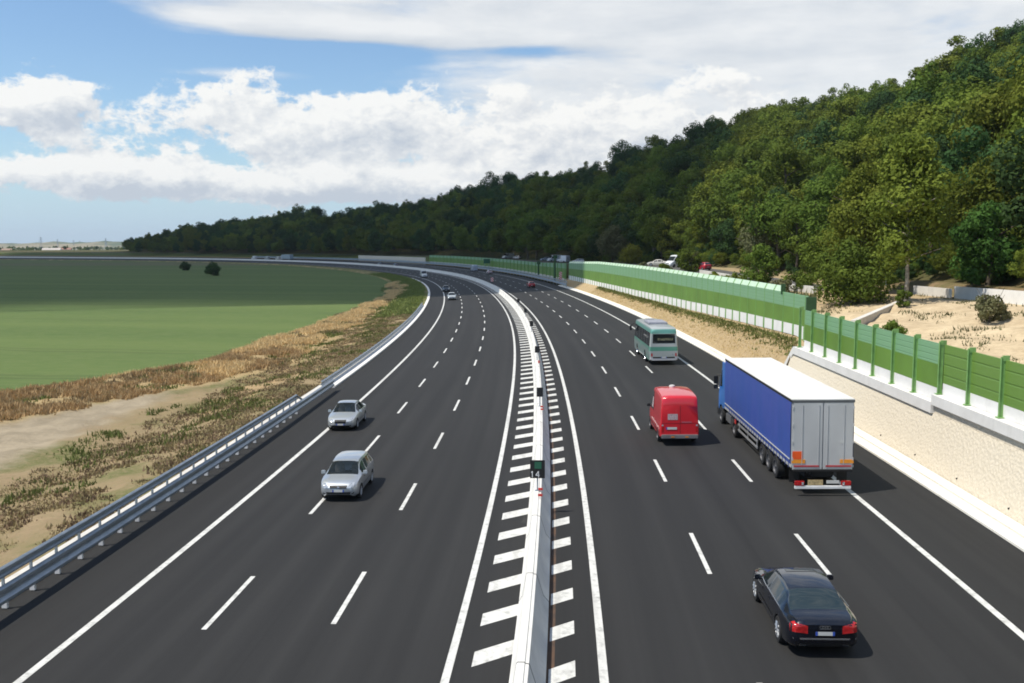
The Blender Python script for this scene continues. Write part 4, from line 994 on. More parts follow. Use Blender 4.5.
for sg in (-1, 1):
    for y in (-2.7, -4.0, -5.3): wheel(tk, sg * 1.07, y, .50, .36, 'steel_rim', spokes=0)
    mb = MB()
    for z in (.55, .85): mb.box((sg * 1.2, .7, z), (.04, 4.6, .10))
    for y in (-1.4, .7, 2.8): mb.box((sg * 1.18, y, .75), (.05, .06, .6))
    mb.build('side_guard', plain('aluminium', (.48, .49, .50), .4, .6), tk)
    mb = MB(); mb.box((sg * .85, 2.2, .6), (.14, .16, 1.0)); mb.box((sg * .85, 2.2, .12), (.3, .3, .05)); mb.build('landing_leg', M['dark'], tk)
    wheel(tk, sg * 1.03, 3.7, .52, .5, 'steel_rim', spokes=0); wheel(tk, sg * 1.08, 7.75, .52, .32, 'steel_rim', spokes=0)
    mb = MB(); mb.box((sg * 1.05, 3.7, 1.10), (.5, 1.2, .05)); mb.build('mudguard', M['black'], tk)
    mb = MB(); mb.box((sg * .98, 5.6, .68), (.5, 1.5, .56)); mb.build('fuel_tank', plain('tank_grey', (.18, .18, .19), .4, .4), tk, bevel=.08)
    mb = MB(); mb.box((sg * 1.28, 3.0 + .4, .92), (.03, .3, .22)); mb.build('red_plate', M['red'], tk)
cabp = paint('cab_blue_paint', (.025, .19, .62), .0, .3)
mb = MB(); mb.box((0, 6.6, .85), (.9, 5.2, .3)); mb.build('tractor_chassis', M['dark'], tk)
cab = dict(y0=6.55, y1=8.95, drop=.18, cuts=[], hw=[(6.55, 1.22), (6.7, 1.25), (8.4, 1.25), (8.8, 1.18), (8.95, 1.0)], zb=[(6.55, 1.0), (7.2, .9), (8.5, .45), (8.95, .4)], belt=[(6.55, 2.2), (8.95, 2.0)],
    top=[(6.55, 3.60), (7.0, 3.64), (7.9, 3.5), (8.5, 3.15), (8.75, 2.7), (8.9, 2.2), (8.95, 1.9)], ht=[(6.55, 1.15), (7.9, 1.12), (8.7, 1.1), (8.95, .9)], side=[(7.6, 8.4)], ws=(8.5, 8.9))
mats = [cabp, M['glass'], M['glass'], M['glass'], M['dark']]
me = cut_arches(*body_shell(cab), mats, [(sg * 1.15, 7.75, .52) for sg in (-1, 1)], .62); split_shell(me, tk, {'cab': (0, 4), 'windscreen': (1,), 'side_window': (2,)}, mats)
for sg in (-1, 1):
    mb = MB(); mb.bar((sg * 1.15, 8.5, 2.75), (sg * 1.4, 8.62, 2.72), .03, 6); mb.bar((sg * 1.15, 8.5, 2.05), (sg * 1.4, 8.62, 2.1), .03, 6); mb.box((sg * 1.4, 8.62, 2.46), (.24, .16, .46)); mb.box((sg * 1.4, 8.62, 2.06), (.24, .16, .24)); mb.build('wing_mirror', M['black'], tk, bevel=.04)
    mb = MB(); mb.box((sg * 1.22, 7.0, 2.6), (.06, .8, 2.2)); mb.build('air_deflector', cabp, tk, bevel=.02)
    mb = MB(); mb.box((sg * 1.2, 8.6, .62), (.12, .5, .4)); mb.build('step', M['dark'], tk)
seat(tk, 39.2 + 8.5, 13.82)

# ---- distant lorry and small vans behind the median, at the far left of the road
def s_at(xpix, o):
    sv = np.arange(300, 1150, .5); p = PX(sv, np.full(len(sv), o)); return float(sv[np.abs((p[:, 0] / p[:, 1]) - (xpix - 512) / F).argmin()])
def box_lorry(s, o, label, col, L=13.5):
    r = empty('box_lorry'); tag(r, label, 'lorry')
    mb = MB(); mb.box((0, -1, 2.45), (2.5, L - 2.5, 2.8)); mb.build('box', plain('box_grey', col, .4), r, bevel=.05)
    mb = MB(); mb.box((0, L / 2 - 1.2, 1.9), (2.4, 2.0, 2.6), taper=(.95, .8)); mb.build('cab', plain('cab_white', (.5, .52, .55), .4), r, bevel=.1)
    mb = MB(); mb.box((0, -.4, .85), (1.8, L - .6, .4)); mb.build('chassis', M['dark'], r)
    for sg in (-1, 1):
        for y in (-L / 2 + 1.5, -L / 2 + 2.9, L / 2 - 1.3): wheel(r, sg * 1.05, y, .5, .35, 'steel', spokes=0)
    seat(r, s, o)
    return r
box_lorry(s_at(288, 9.5), 9.5, 'distant grey-blue box lorry on the far stretch below the wooded hill', (.34, .42, .48), 15)
for xp, col, lab in ((255, (.66, .67, .68), 'distant white van, leftmost behind the barrier near the grey-blue lorry'), (268, (.40, .42, .43), 'distant pale grey van between the white van and the lorry'), (279, (.56, .54, .50), 'distant cream van right behind the grey-blue lorry')):
    q, _ = car(van_spec(paint('van_paint', col, 0, .4)), 'cargo_van', lab); seat(q, s_at(xp, 9.5), 9.5)
q, _ = car(van_spec(paint('van_paint', (.36, .42, .50), .1, .4)), 'cargo_van', 'distant grey-blue van beside the guardrail on the outside of the bend'); seat(q, s_at(474, 14.5), 14.5)

# ---- parked behind the long barrier
def park(q, xp, o, dh):
    sv = np.arange(90, 420, .5); p = PX(sv, np.full(len(sv), o)); s = float(sv[np.abs((p[:, 0] / p[:, 1]) - (xp - 512) / F).argmin()])
    q.location = hill_point(s, o) + Vector((0, 0, .02)); q.rotation_euler = (0, 0, heading(s) + dh)
q, _ = car(van_spec(paint('white_paint', (.68, .69, .70), 0, .4)), 'cargo_van', 'white van parked among bushes behind the long green barrier'); park(q, 676, 37, 2.2)
q, _ = car(hatch(paint('red_paint', (.42, .02, .04), 0, .35)), 'hatchback', 'red car parked behind the green barrier to the right of the white van'); park(q, 702, 37, .3)
q, _ = car(hatch(paint('pale_blue_paint', (.40, .46, .56), 0, .35)), 'hatchback', 'pale blue car parked between the white van and the red car'); park(q, 691, 35, 2.4)
q, _ = car(sedan(paint('cream_paint', (.55, .52, .45), 0, .35)), 'sedan', 'cream car parked to the left of the white van behind the green barrier'); park(q, 657, 37, 1.2)
for xp, o, f, col, dh, lab in ((508, 40, van_spec, (.62, .60, .60), 1.9, 'pale van in the dark under the trees, leftmost of the far parked vehicles'), (517, 42, hatch, (.52, .48, .48), .5, 'pale car beside the leftmost van under the trees'),
        (545, 41, hatch, (.30, .36, .44), 1.6, 'grey-blue car parked left of the white pick of vans under the trees'), (554, 40, van_spec, (.60, .61, .64), 1.8, 'white van in the middle of the vehicles parked under the trees'), (563, 39, van_spec, (.56, .57, .60), .4, 'white van right of the middle one under the trees'), (578, 39, hatch, (.55, .56, .55), 1.2, 'white car at the right end of the vehicles under the trees')):
    q, _ = car(f(paint('car_paint', col, 0, .4)), 'cargo_van' if f is van_spec else 'hatchback', lab); park(q, xp, o, dh)
# ------------------------------------------------------------------ trees, shrubs, weeds
def m_leaf(name, a, c_, tr=.32):
    m = bpy.data.materials.new(name); m.use_nodes = True; nt = m.node_tree
    b = nt.nodes['Principled BSDF']; b.inputs['Roughness'].default_value = .8; b.inputs['Specular IOR Level'].default_value = .08
    at = nt.nodes.new('ShaderNodeAttribute'); at.attribute_name = 'tone'
    oi = nt.nodes.new('ShaderNodeObjectInfo')
    t = X(nt, at.outputs['Fac']); r = X(nt, oi.outputs['Random'])
    col = mixc(nt, (t * .75 + r * .4 - .07).sat(), a, c_)
    hs = nt.nodes.new('ShaderNodeHueSaturation'); nt.links.new(col, hs.inputs['Color'])
    nt.links.new((r * .035 + .4825).v, hs.inputs['Hue']); nt.links.new(((r * 7.3).f('FRACT') * .35 + .82).v, hs.inputs['Value'])
    nt.links.new(hs.outputs[0], b.inputs['Base Color'])
    tl = nt.nodes.new('ShaderNodeBsdfTranslucent'); nt.links.new(hs.outputs[0], tl.inputs['Color'])
    mx = nt.nodes.new('ShaderNodeMixShader'); mx.inputs[0].default_value = tr
    nt.links.new(b.outputs[0], mx.inputs[1]); nt.links.new(tl.outputs[0], mx.inputs[2]); nt.links.new(mx.outputs[0], nt.nodes['Material Output'].inputs['Surface'])
    return m
L_dark = m_leaf('leaf_dark', (.026, .058, .022), (.064, .118, .036)); L_olive = m_leaf('leaf_olive', (.078, .112, .016), (.190, .228, .037))
L_mid = m_leaf('leaf_mid', (.058, .096, .016), (.150, .202, .034)); L_bright = m_leaf('leaf_bright', (.17, .19, .024), (.36, .37, .060))
L_grey = m_leaf('leaf_grey_olive', (.105, .110, .050), (.20, .205, .105)); L_ivy = m_leaf('leaf_ivy', (.030, .080, .018), (.075, .175, .036))
L_weed = m_leaf('dry_weeds_leaf', (.19, .14, .075), (.38, .30, .165), .15); L_straw = m_leaf('straw', (.40, .25, .105), (.66, .52, .28), .2); L_brown = m_leaf('brown_weeds_leaf', (.13, .095, .055), (.30, .225, .135), .1); L_scrub = m_leaf('green_weed', (.10, .13, .035), (.20, .23, .075), .2)
M['bark'] = plain('bark', (.13, .10, .07), .9, 0, .25, 4, col2=(.06, .048, .036)); M['pale_bark'] = plain('pale_bark', (.40, .36, .30), .9, 0, .25, 4, col2=(.16, .14, .11))

def crown_mesh(name, mat, rx, rz, zc, lobes, per, leaf, seed, shape='round', gap=.0):
    """clumps of leaf-sized faces set through an uneven crown"""
    g = np.random.default_rng(seed); Ps, Ns, Ts = [], [], []
    for k in range(lobes):
        while True:
            d = g.uniform(-1, 1, 3)
            if .25 < (d ** 2).sum() < 1: break
        q = d * np.array([rx, rx, rz]) * g.uniform(.62, .98)
        taper = 1.0
        h = (d[2] + 1) / 2
        if shape == 'round': taper = 1.0 - .35 * max(0, h - .5) * 2
        if shape == 'tall': taper = 1.05 - .75 * h
        if shape == 'pine': taper = .35 + .75 * h
        q[:2] *= taper; lr = rx * g.uniform(.16, .46) * (taper * .5 + .5); tone = g.uniform(0, 1)
        n = int(per * (lr / (rx * .35)) ** 2); v = g.normal(size=(n, 3)); v /= np.linalg.norm(v, axis=1)[:, None]
        rad = lr * (1 - np.abs(g.normal(0, .16, n))) * (1 + .25 * np.sin(v[:, 0] * 5 + k) * np.sin(v[:, 1] * 5 + 2 * k))
        p = q + v * rad[:, None] * np.array([1, 1, .82]); Ps.append(p)
        nn = v + g.normal(0, .34, (n, 3)) + np.array([0, 0, .15]); Ns.append(nn / np.linalg.norm(nn, axis=1)[:, None]); Ts.append(np.clip(tone * .7 + g.uniform(0, .3, n), 0, 1))
    p = np.concatenate(Ps); p[:, 2] += zc; n = np.concatenate(Ns); t = np.concatenate(Ts); m = len(p)
    u = np.cross(n, g.normal(size=(m, 3))); u /= np.linalg.norm(u, axis=1)[:, None]; w = np.cross(n, u); sz = leaf * g.uniform(.55, 1.35, (m, 1))
    co = np.stack([p - u * sz * .5, p + w * sz * .32 + n * sz * .08, p + u * sz * .6, p - w * sz * .32 - n * sz * .05], 1).reshape(-1, 3)
    me_o = fast_mesh(name, co, np.arange(m * 4).reshape(m, 4), mat, cols=np.repeat(t, 4)); me = me_o.data; bpy.data.objects.remove(me_o); return me

def trunk_mesh(name, mat, hgt, r, seed, limbs=6, lean=.06, spread=2.5):
    g = random.Random(seed); mb = MB(); p = Vector((0, 0, -.4)); n = 6; pts = [p]
    for i in range(n): p = p + Vector((g.uniform(-lean, lean) * hgt / n * 3, g.uniform(-lean, lean) * hgt / n * 3, hgt / n)); pts.append(p)
    for i in range(n): mb.bar(pts[i], pts[i + 1], r * (1 - .11 * i), 8, r2=r * (1 - .11 * (i + 1)))
    for k in range(limbs):
        a = pts[2 + k % (n - 2)]; t = g.uniform(0, 6.28); b2 = a + Vector((math.cos(t) * spread, math.sin(t) * spread, g.uniform(1, 2.4))); mb.bar(a, b2, r * .42, 6, r2=r * .15)
    o = mb.build(name, mat, smooth=60); me = o.data; bpy.data.objects.remove(o); return me

kinds = []   # (crown mesh, trunk mesh, height, label)
def kind(nm, mat, rx, rz, zc, lobes, per, leaf, seed, shape, th, tr_, lab, bark='bark'):
    kinds.append((crown_mesh('crown', mat, rx, rz, zc, lobes, per, leaf, seed, shape), trunk_mesh('trunk', M[bark], th, tr_, seed), zc + rz, lab))
kind('a', L_olive, 4.6, 4.3, 7.4, 34, 255, 0.38, 1, 'round', 8.5, .30, 'olive-green broad tree in the dense wood covering the sunlit hillside')
kind('b', L_mid, 4.0, 4.8, 7.6, 34, 255, 0.37, 2, 'round', 9, .28, 'mid-green domed tree in the dense wood covering the hillside')
kind('c', L_dark, 4.3, 4.2, 7.2, 32, 255, 0.38, 3, 'round', 8.5, .30, 'dark green tree in the dense wood covering the hillside')
kind('d', L_olive, 3.2, 5.8, 8.2, 34, 221, 0.36, 4, 'tall', 10, .26, 'tall narrow olive tree rising out of the hillside wood')
kind('e', L_mid, 5.0, 3.6, 6.6, 36, 255, 0.41, 5, 'round', 7.5, .32, 'wide low green tree in the dense wood covering the hillside')
kind('f', L_dark, 4.4, 2.6, 9.4, 26, 255, 0.37, 6, 'pine', 10.5, .26, 'flat-topped dark pine standing out of the hillside wood')
GRP = 'trees of the wood on the hillside'

def place_tree(i, pos, sc, rot, name='tree', label=None, group=None, cat='tree'):
    cm, tm, hh, lab = kinds[i] if isinstance(i, int) else i
    r = empty(name, pos, (0, 0, rot)); r.scale = sc; tag(r, label or lab, cat, group)
    c_ = link('crown', cm, r); t = link('trunk', tm, r) if tm is not None else None
    return r

# wood: jittered stand over the slope, the largest in view as single trees
g = np.random.default_rng(11); cand = []
for s in np.arange(-10, 1110, 6.6):
    for o in np.arange(50 if s < 300 else (42 if s < 560 else 28), 222, 6.6 if s < 330 else 9.6):
        s2, o2 = s + g.uniform(-2.8, 2.8), o + g.uniform(-2.8, 2.8)
        p = hill_point(s2, o2)
        if p.y < 12: continue
        u = 512 + F * p.x / p.y
        if not (128 < u < 2600): continue
        if s2 > 1010 and g.random() < (s2 - 1010) / 90: continue
        if abs(u - 338) < 15 and o2 > 118 and s2 > 650: continue      # a dry open patch near the top
        dist = math.hypot(p.x, p.y); sc = g.uniform(.62, 1.38) * (1.28 if s2 < 330 else 1.36)
        if s2 < 330 and g.random() < .28: continue
        if o2 > 170 and g.random() < .10: sc *= 1.22
        k = int(g.choice(6, p=[.30, .22, .18, .12, .14, .04] if s2 < 380 else [.12, .24, .34, .08, .16, .06]))
        if o2 < 60: sc *= .85
        sc *= float(np.interp(u, [128, 200], [.55, 1]))
        cand.append((kinds[k][2] * sc / dist * (1.0 if 0 < u < 1040 else 0), k, p, sc, g.uniform(0, 6.28)))
# those standing in front show largest; one rank after the other
cand.sort(key=lambda c_: -c_[0]); single, rest = cand[:262], cand[262:]
for q, k, p, sc, rot in single: place_tree(k, p, (sc * random.uniform(.9, 1.15), sc * random.uniform(.9, 1.15), sc), rot, group=GRP)
# farther trees: one mass, points carrying copies of the crowns
def scatter(name, pts, srcs, label=None):
    me = bpy.data.meshes.new(name); me.from_pydata([tuple(p[2]) for p in pts], [], [])
    for nm, ty, vals in (('rot', 'FLOAT', [p[4] for p in pts]), ('scl', 'FLOAT', [p[3] for p in pts]), ('kind', 'INT', [p[1] for p in pts])):
        a = me.attributes.new(nm, ty, 'POINT'); a.data.foreach_set('value', vals)
    o = link(name, me); ng = bpy.data.node_groups.new(name, 'GeometryNodeTree'); ng.interface.new_socket('Geometry', in_out='INPUT', socket_type='NodeSocketGeometry'); ng.interface.new_socket('Geometry', in_out='OUTPUT', socket_type='NodeSocketGeometry')
    N, Lk = ng.nodes, ng.links; gi = N.new('NodeGroupInput'); go = N.new('NodeGroupOutput'); inst = N.new('GeometryNodeInstanceOnPoints'); gti = N.new('GeometryNodeGeometryToInstance')
    for ob in reversed(srcs):
        oi = N.new('GeometryNodeObjectInfo'); oi.inputs['Object'].default_value = ob; oi.transform_space = 'ORIGINAL'; oi.inputs['As Instance'].default_value = True; Lk.new(oi.outputs['Geometry'], gti.inputs[0])
    def attr(nm, ty): n = N.new('GeometryNodeInputNamedAttribute'); n.data_type = ty; n.inputs['Name'].default_value = nm; return n.outputs[0]
    Lk.new(gi.outputs[0], inst.inputs['Points']); Lk.new(gti.outputs[0], inst.inputs['Instance']); inst.inputs['Pick Instance'].default_value = True; Lk.new(attr('kind', 'INT'), inst.inputs['Instance Index'])
    cx = N.new('ShaderNodeCombineXYZ'); Lk.new(attr('rot', 'FLOAT'), cx.inputs[2]); Lk.new(cx.outputs[0], inst.inputs['Rotation']); Lk.new(attr('scl', 'FLOAT'), inst.inputs['Scale'])
    Lk.new(inst.outputs[0], go.inputs[0]); md = o.modifiers.new('trees', 'NODES'); md.node_group = ng
    tag(o, kind='stuff'); return o
srcs = []
for k in range(6): srcs.append(next(o for o in bpy.data.objects if o.type == 'MESH' and o.data == kinds[k][0]))
forest = scatter('forest', rest, srcs)
print('trees', len(single), len(rest))

# trees one can tell apart near the road
def near_tree(nm, mat, rx, rz, zc, lobes, per, leaf, seed, shape, th, tr_, s, o, label, bark='bark', name='tree', cat='tree', limbs=8, z=0):
    cm = crown_mesh('crown', mat, rx, rz, zc, lobes, per, leaf, seed, shape); tm = trunk_mesh('trunk', M[bark], th, tr_, seed, limbs, .06, rx * .6) if th else None
    p = hill_point(s, o) + Vector((0, 0, z)); return place_tree((cm, tm, 0, ''), p, (1, 1, 1), seed * .7, name, label, None, cat)
def at_pix(x, o):
    sv = np.arange(40, 420, .25); p = PX(sv, np.full(len(sv), o)); return float(sv[np.abs((p[:, 0] / p[:, 1]) - (x - 512) / F).argmin()])
near_tree('t1', L_olive, 4.8, 8.4, 10.0, 70, 260, .36, 21, 'tall', 13, .21, at_pix(905, 36), 36, 'tallest olive tree with a pale bare trunk at the top of the sandy slope', 'pale_bark')
near_tree('t2', L_olive, 5.4, 8.6, 8.8, 74, 260, .36, 22, 'tall', 11, .34, at_pix(862, 38), 38, 'big bushy tree with branches to the ground left of the pale trunk')
near_tree('t3', L_mid, 4.0, 3.4, 2.8, 44, 220, .30, 23, 'round', 3, .2, at_pix(858, 33), 33, 'dark low thicket under the big bushy tree at the end of the tall barrier', name='shrub', cat='shrub')
near_tree('t4', L_ivy, 3.7, 4.6, 3.9, 46, 240, .34, 24, 'round', 6, .3, at_pix(986, 45.5), 45.5, 'deep green ivy-clad tree behind the white wall at the right edge')
near_tree('t5', L_grey, 1.6, 1.3, 1.1, 22, 160, .20, 25, 'round', 1.5, .06, at_pix(990, 35), 35, 'grey-green bush alone on the sandy slope', name='shrub', cat='shrub')
near_tree('t6', L_grey, 5.0, 5.2, 6.6, 50, 200, .40, 26, 'round', 8, .3, at_pix(612, 42), 42, 'rounded grey-olive tree standing before the shaded wood at the far barrier')
near_tree('t7', L_bright, 3.4, 2.4, 2.6, 36, 180, .34, 27, 'round', 3, .15, at_pix(630, 37), 37, 'yellow-green bush right of the rounded grey-olive tree', name='shrub', cat='shrub')
near_tree('t8', L_bright, 3.6, 5.2, 7.0, 40, 190, .40, 28, 'round', 8, .25, at_pix(664, 47), 47, 'yellow-green tree behind the white parked van')
near_tree('t9', L_grey, 4.2, 4.8, 6.4, 44, 200, .38, 29, 'round', 8, .25, at_pix(762, 46), 46, 'greyish brown-green tree at the edge of the wood over the dry grass patch')
near_tree('t10', L_mid, 2.6, 2.6, 2.8, 30, 180, .30, 30, 'round', 3, .14, at_pix(688, 33), 33, 'dark bushy shrub between the white van and the red car', name='shrub', cat='shrub')
near_tree('t11', L_mid, 2.8, 3.0, 3.2, 34, 180, .30, 31, 'round', 3, .14, at_pix(758, 32), 32, 'green shrub right behind the mint top of the tall barrier', name='shrub', cat='shrub')
near_tree('t12', L_olive, 3.4, 3.6, 3.8, 40, 200, .32, 32, 'round', 4, .2, at_pix(824, 38), 38, 'round olive bush left of the big bushy tree', name='shrub', cat='shrub')
near_tree('t13', L_olive, 4.4, 5.4, 6.6, 46, 220, .38, 33, 'round', 8, .3, at_pix(945, 52), 52, 'olive tree behind the shaded end of the white wall')
near_tree('t14', L_mid, 1.0, .7, .6, 14, 120, .16, 34, 'round', 0, .06, at_pix(893, 27), 27, 'small dark tuft near the foot of the sandy slope', name='shrub', cat='shrub')
near_tree('t15', L_mid, .9, 1.1, .9, 14, 120, .18, 35, 'round', 0, .06, at_pix(905, 34.5), 34.5, 'little green bush at the foot of the pale trunk', name='shrub', cat='shrub')
near_tree('t16', L_mid, 5.0, 3.6, 3.4, 46, 220, .38, 36, 'round', 5, .3, at_pix(1018, 52), 52, 'light green shrubbery tree at the right edge above the white wall')
for i, (x, o, sc) in enumerate([(358, 205, 1.0), (378, 203, 1.15), (392, 204, .95)]):
    sv = np.arange(500, 1100, .5); p = PX(sv, np.full(len(sv), float(o))); s = float(sv[np.abs((p[:, 0] / p[:, 1]) - (x - 512) / F).argmin()])
    place_tree(5, hill_point(s, o), (1.1 * sc, 1.1 * sc, sc * 1.05), i * 1.3, 'pine_tree', ['left one of three umbrella pines standing clear on the far ridge', 'middle and tallest of three umbrella pines on the far ridge', 'right one of three umbrella pines standing clear on the far ridge'][i], None, 'pine')
# row of shrubs on the terrace behind the barrier
for i, (x, o, sc) in enumerate([(722, 30, .8), (738, 30.5, 1.0), (780, 31, .9), (796, 33, 1.1), (712, 31, .7), (645, 31, .9), (663, 31.5, .8)]):
    near_tree('sh', [L_mid, L_olive, L_grey][i % 3], 1.9 * sc, 1.4 * sc, 1.2 * sc, 22, 150, .26, 50 + i, 'round', 0, .06, at_pix(x, o), o,
        ['low green shrub behind the mint panels below the dry grass patch', 'wider olive shrub next to the low green one behind the mint panels', 'grey shrub behind the right end of the mint panels', 'largest green shrub just left of the end of the mint panels', 'tiny olive shrub behind the barrier below the red car', 'grey shrub behind the barrier left of the cream car', 'green shrub in front of the cream car behind the barrier'][i], name='shrub', cat='shrub')

# two lone bushes in the field
for x, y, r_, lab in ((-120.5, 384, 3.4, 'larger dark round bush alone in the green field'), (-159.5, 466, 2.9, 'smaller dark square bush alone in the green field')):
    cm = crown_mesh('crown', L_dark, r_, r_ * .85, r_ * .75, 30, 170, .42, int(r_ * 10), 'round'); place_tree((cm, trunk_mesh('trunk', M['bark'], 2, .2, 3), 0, ''), Vector((x, y, GZ)), (1, 1, 1), 0, 'shrub', lab, None, 'shrub')

# white wall and crash barrier beyond the sandy slope
def line_wall(name, lab, cat, x0, x1, o, h_, mat, th=.3, z=-.1):
    sa, sb = at_pix(x0, o), at_pix(x1, o); mb = MB(); n = 16; vs = []
    for i in range(n + 1):
        s = sa + (sb - sa) * i / n; z0 = hill_z(np.float64(s), np.float64(o))
        vs += list(PX(np.full(4, s), [o - th / 2, o - th / 2, o + th / 2, o + th / 2], np.array([z, h_, h_, z]) + float(z0)))
    fs = []
    for i in range(n):
        for j in range(4): q, w = i * 4 + j, i * 4 + (j + 1) % 4; fs.append((q, w, w + 4, q + 4))
    mb.add(vs, fs + [(0, 1, 2, 3), tuple(range(n * 4, n * 4 + 4))]); o_ = mb.build(name, mat); tag(o_, lab, cat); return o_
line_wall('garden_wall', 'rough white wall at the top of the sandy slope at the right edge', 'wall', 1110, 955, 43, 1.15, M['white_panel'])
line_wall('garden_wall', 'low grey wall left of the rough white wall behind the pale trunk', 'wall', 950, 915, 42.5, .9, M['concrete'])
line_wall('garden_wall', 'grey concrete edge running along the terrace road behind the tall barrier', 'wall', 815, 700, 33.4, .75, M['concrete'])
# low slab running up to the foot of the trees
SLAB = ((74, 26.5, 4.45), (93, 38.5, 5.15))
mb = MB(); A_, B_ = Vector(PX(SLAB[0][0], SLAB[0][1], SLAB[0][2])), Vector(PX(SLAB[1][0], SLAB[1][1], SLAB[1][2])); d_ = B_ - A_; w_n = Vector((d_.y, -d_.x, 0)).normalized() * .25
vs = []
for i in range(9):
    p = A_ + d_ * i / 8
    vs += [p - w_n + Vector((0, 0, -.9)), p - w_n, p + w_n + Vector((0, 0, .03)), p + w_n + Vector((0, 0, -.9))]
fs = [(i * 4 + j, i * 4 + (j + 1) % 4, i * 4 + 4 + (j + 1) % 4, i * 4 + 4 + j) for i in range(8) for j in range(4)] + [(0, 1, 2, 3), (32, 33, 34, 35)]
mb.add(vs, fs); tag(mb.build('slab_wall', M['concrete']), 'low pale concrete slab edging the far end of the sandy slope', 'wall')
# blue sunshade in the trees
r = empty('sunshade', hill_point(at_pix(886, 44), 44)); tag(r, 'small blue sunshade half hidden among the trees beyond the sandy slope', 'sunshade')
mb = MB(); mb.lathe([(.03, 2.75), (.5, 2.6), (1.0, 2.25), (1.0, 2.21), (.5, 2.55), (.03, 2.7)], 'Z', 12); mb.build('canopy', plain('blue_cloth', (.15, .23, .36), .8), r); mb = MB(); mb.bar((0, 0, 0), (0, 0, 2.7), .03, 8); mb.build('pole', M['steel'], r)

# weeds and dry grass
def tufts(name, S, O, Hh, mat, blades, spread, zf, seed, width=.06):
    g = np.random.default_rng(seed); n = len(S); base = PX(S, O, zf(S, O))
    b = np.repeat(base, blades, 0); m = len(b); h_ = np.repeat(Hh, blades) * g.uniform(.5, 1.2, m); a = g.uniform(0, 6.28, m); tl = g.uniform(.05, .75, m)
    root = b + np.stack([g.normal(0, spread, m), g.normal(0, spread, m), np.full(m, -.05)], 1); tip = root + np.stack([np.cos(a) * tl * h_, np.sin(a) * tl * h_, h_], 1)
    t = g.uniform(0, 6.28, m); wv = np.stack([np.cos(t), np.sin(t), np.zeros(m)], 1) * (width * g.uniform(.6, 1.8, m))[:, None]
    co = np.stack([root - wv, root + wv, tip], 1).reshape(-1, 3); tone = np.clip(np.repeat(g.uniform(0, 1, n), blades) * .6 + g.uniform(0, .4, m), 0, 1)
    o = fast_mesh(name, co, np.arange(m * 3).reshape(m, 3), mat, 3, cols=np.repeat(tone, 3)); tag(o, kind='stuff'); return o
g = np.random.default_rng(5)
_vg = [np.random.default_rng(90 + i).random((64, 64)) for i in range(8)]
def vnoise(x, y, i):
    """smooth random patches"""
    g_ = _vg[i % 8]; xi, yi = np.floor(x).astype(int), np.floor(y).astype(int); fx, fy = x - xi, y - yi; fx, fy = fx * fx * (3 - 2 * fx), fy * fy * (3 - 2 * fy)
    q = lambda a, c_: g_[a % 64, c_ % 64]; return (q(xi, yi) * (1 - fx) + q(xi + 1, yi) * fx) * (1 - fy) + (q(xi, yi + 1) * (1 - fx) + q(xi + 1, yi + 1) * fx) * fy
def clump(S, O, f, th, seed):
    """keeps points where layered random patches add up, so that the growth comes in clumps"""
    v = vnoise(S * f * .6, O * f * .9, seed) * .55 + vnoise(S * f * 1.7 + 9, O * f * 2.0, seed + 1) * .3 + vnoise(S * f * 4.1, O * f * 4.3, seed + 2) * .25; return v > th
L_pale = m_leaf('pale_straw', (.46, .31, .13), (.78, .64, .36), .2)
n = 60000; S = 45 + 260 * g.random(n) ** 1.25; O = edge_o(S) + strip_w(S) * g.random(n) + (vnoise(S * .16, S * 0, 3) - .5) * 3.0 - .3; k = clump(S, O, .45, .50, 1); S, O = S[k], O[k]
k = S + 40 * (vnoise(S * .1, O * .3, 2) - .5) > 98
tufts('dry_grass', S[~k], O[~k], g.uniform(.15, .55, int((~k).sum())), L_straw, 7, .18, verge_z, 1); tufts('dry_grass', S[k], O[k], g.uniform(.18, .60, int(k.sum())), L_pale, 7, .18, verge_z, 21)
n = 22000; S = 45 + 240 * g.random(n) ** 1.2; O = edge_o(S) - .3 + g.random(n) * strip_w(S) + (vnoise(S * .12, S * 0, 4) - .5) * 3; k = clump(S, O, .4, .50, 3); S, O = S[k], O[k]
tufts('weeds', S, O, g.uniform(.12, .42, len(S)), L_weed, 7, .2, verge_z, 2)
n = 30000; S = 14 + 150 * g.random(n) ** 1.3; O = -14.7 - 9.5 * g.random(n) ** 1.4; k = clump(S, O, .5, .46, 2) & (O > edge_o(S) + strip_w(S) + 1) & ((O > -25.5 + 2 * vnoise(S * .3, O * .3, 5)) | (S > 74)) ; S, O = S[k], O[k]
tufts('weeds', S[::2], O[::2], g.uniform(.05, .24, len(S[::2])), L_weed, 7, .22, verge_z, 3, .05); tufts('weeds', S[1::2], O[1::2], g.uniform(.05, .22, len(S[1::2])), L_brown, 7, .22, verge_z, 13, .05)
n = 20000; S = 45 + 240 * g.random(n); O = edge_o(S) - .5 + g.random(n) * strip_w(S); k = clump(S, O, .5, .62, 6); S, O = S[k], O[k]; tufts('green_weeds', S, O, g.uniform(.10, .40, len(S)), L_scrub, 7, .25, verge_z, 14, .06)
n = 16000; S = 20 + 260 * g.random(n); O = -14.8 - 11 * g.random(n); k = clump(S, O, .35, .62, 5); S, O = S[k], O[k]
tufts('green_weeds', S, O, g.uniform(.12, .35, len(S)), L_scrub, 8, .25, verge_z, 4, .05)
n = 5000; S = 150 + 250 * g.random(n); O = -14.8 - 6 * g.random(n); tufts('green_weeds', S, O, g.uniform(.2, .6, n), L_scrub, 6, .4, verge_z, 5, .09)
n = 2600; S = 72 + 125 * g.random(n); O = 21.95 - np.abs(g.normal(0, .35, n)); tufts('bank_weeds', S, O, g.uniform(.08, .35, n), L_scrub, 7, .2, right_z, 6, .05)
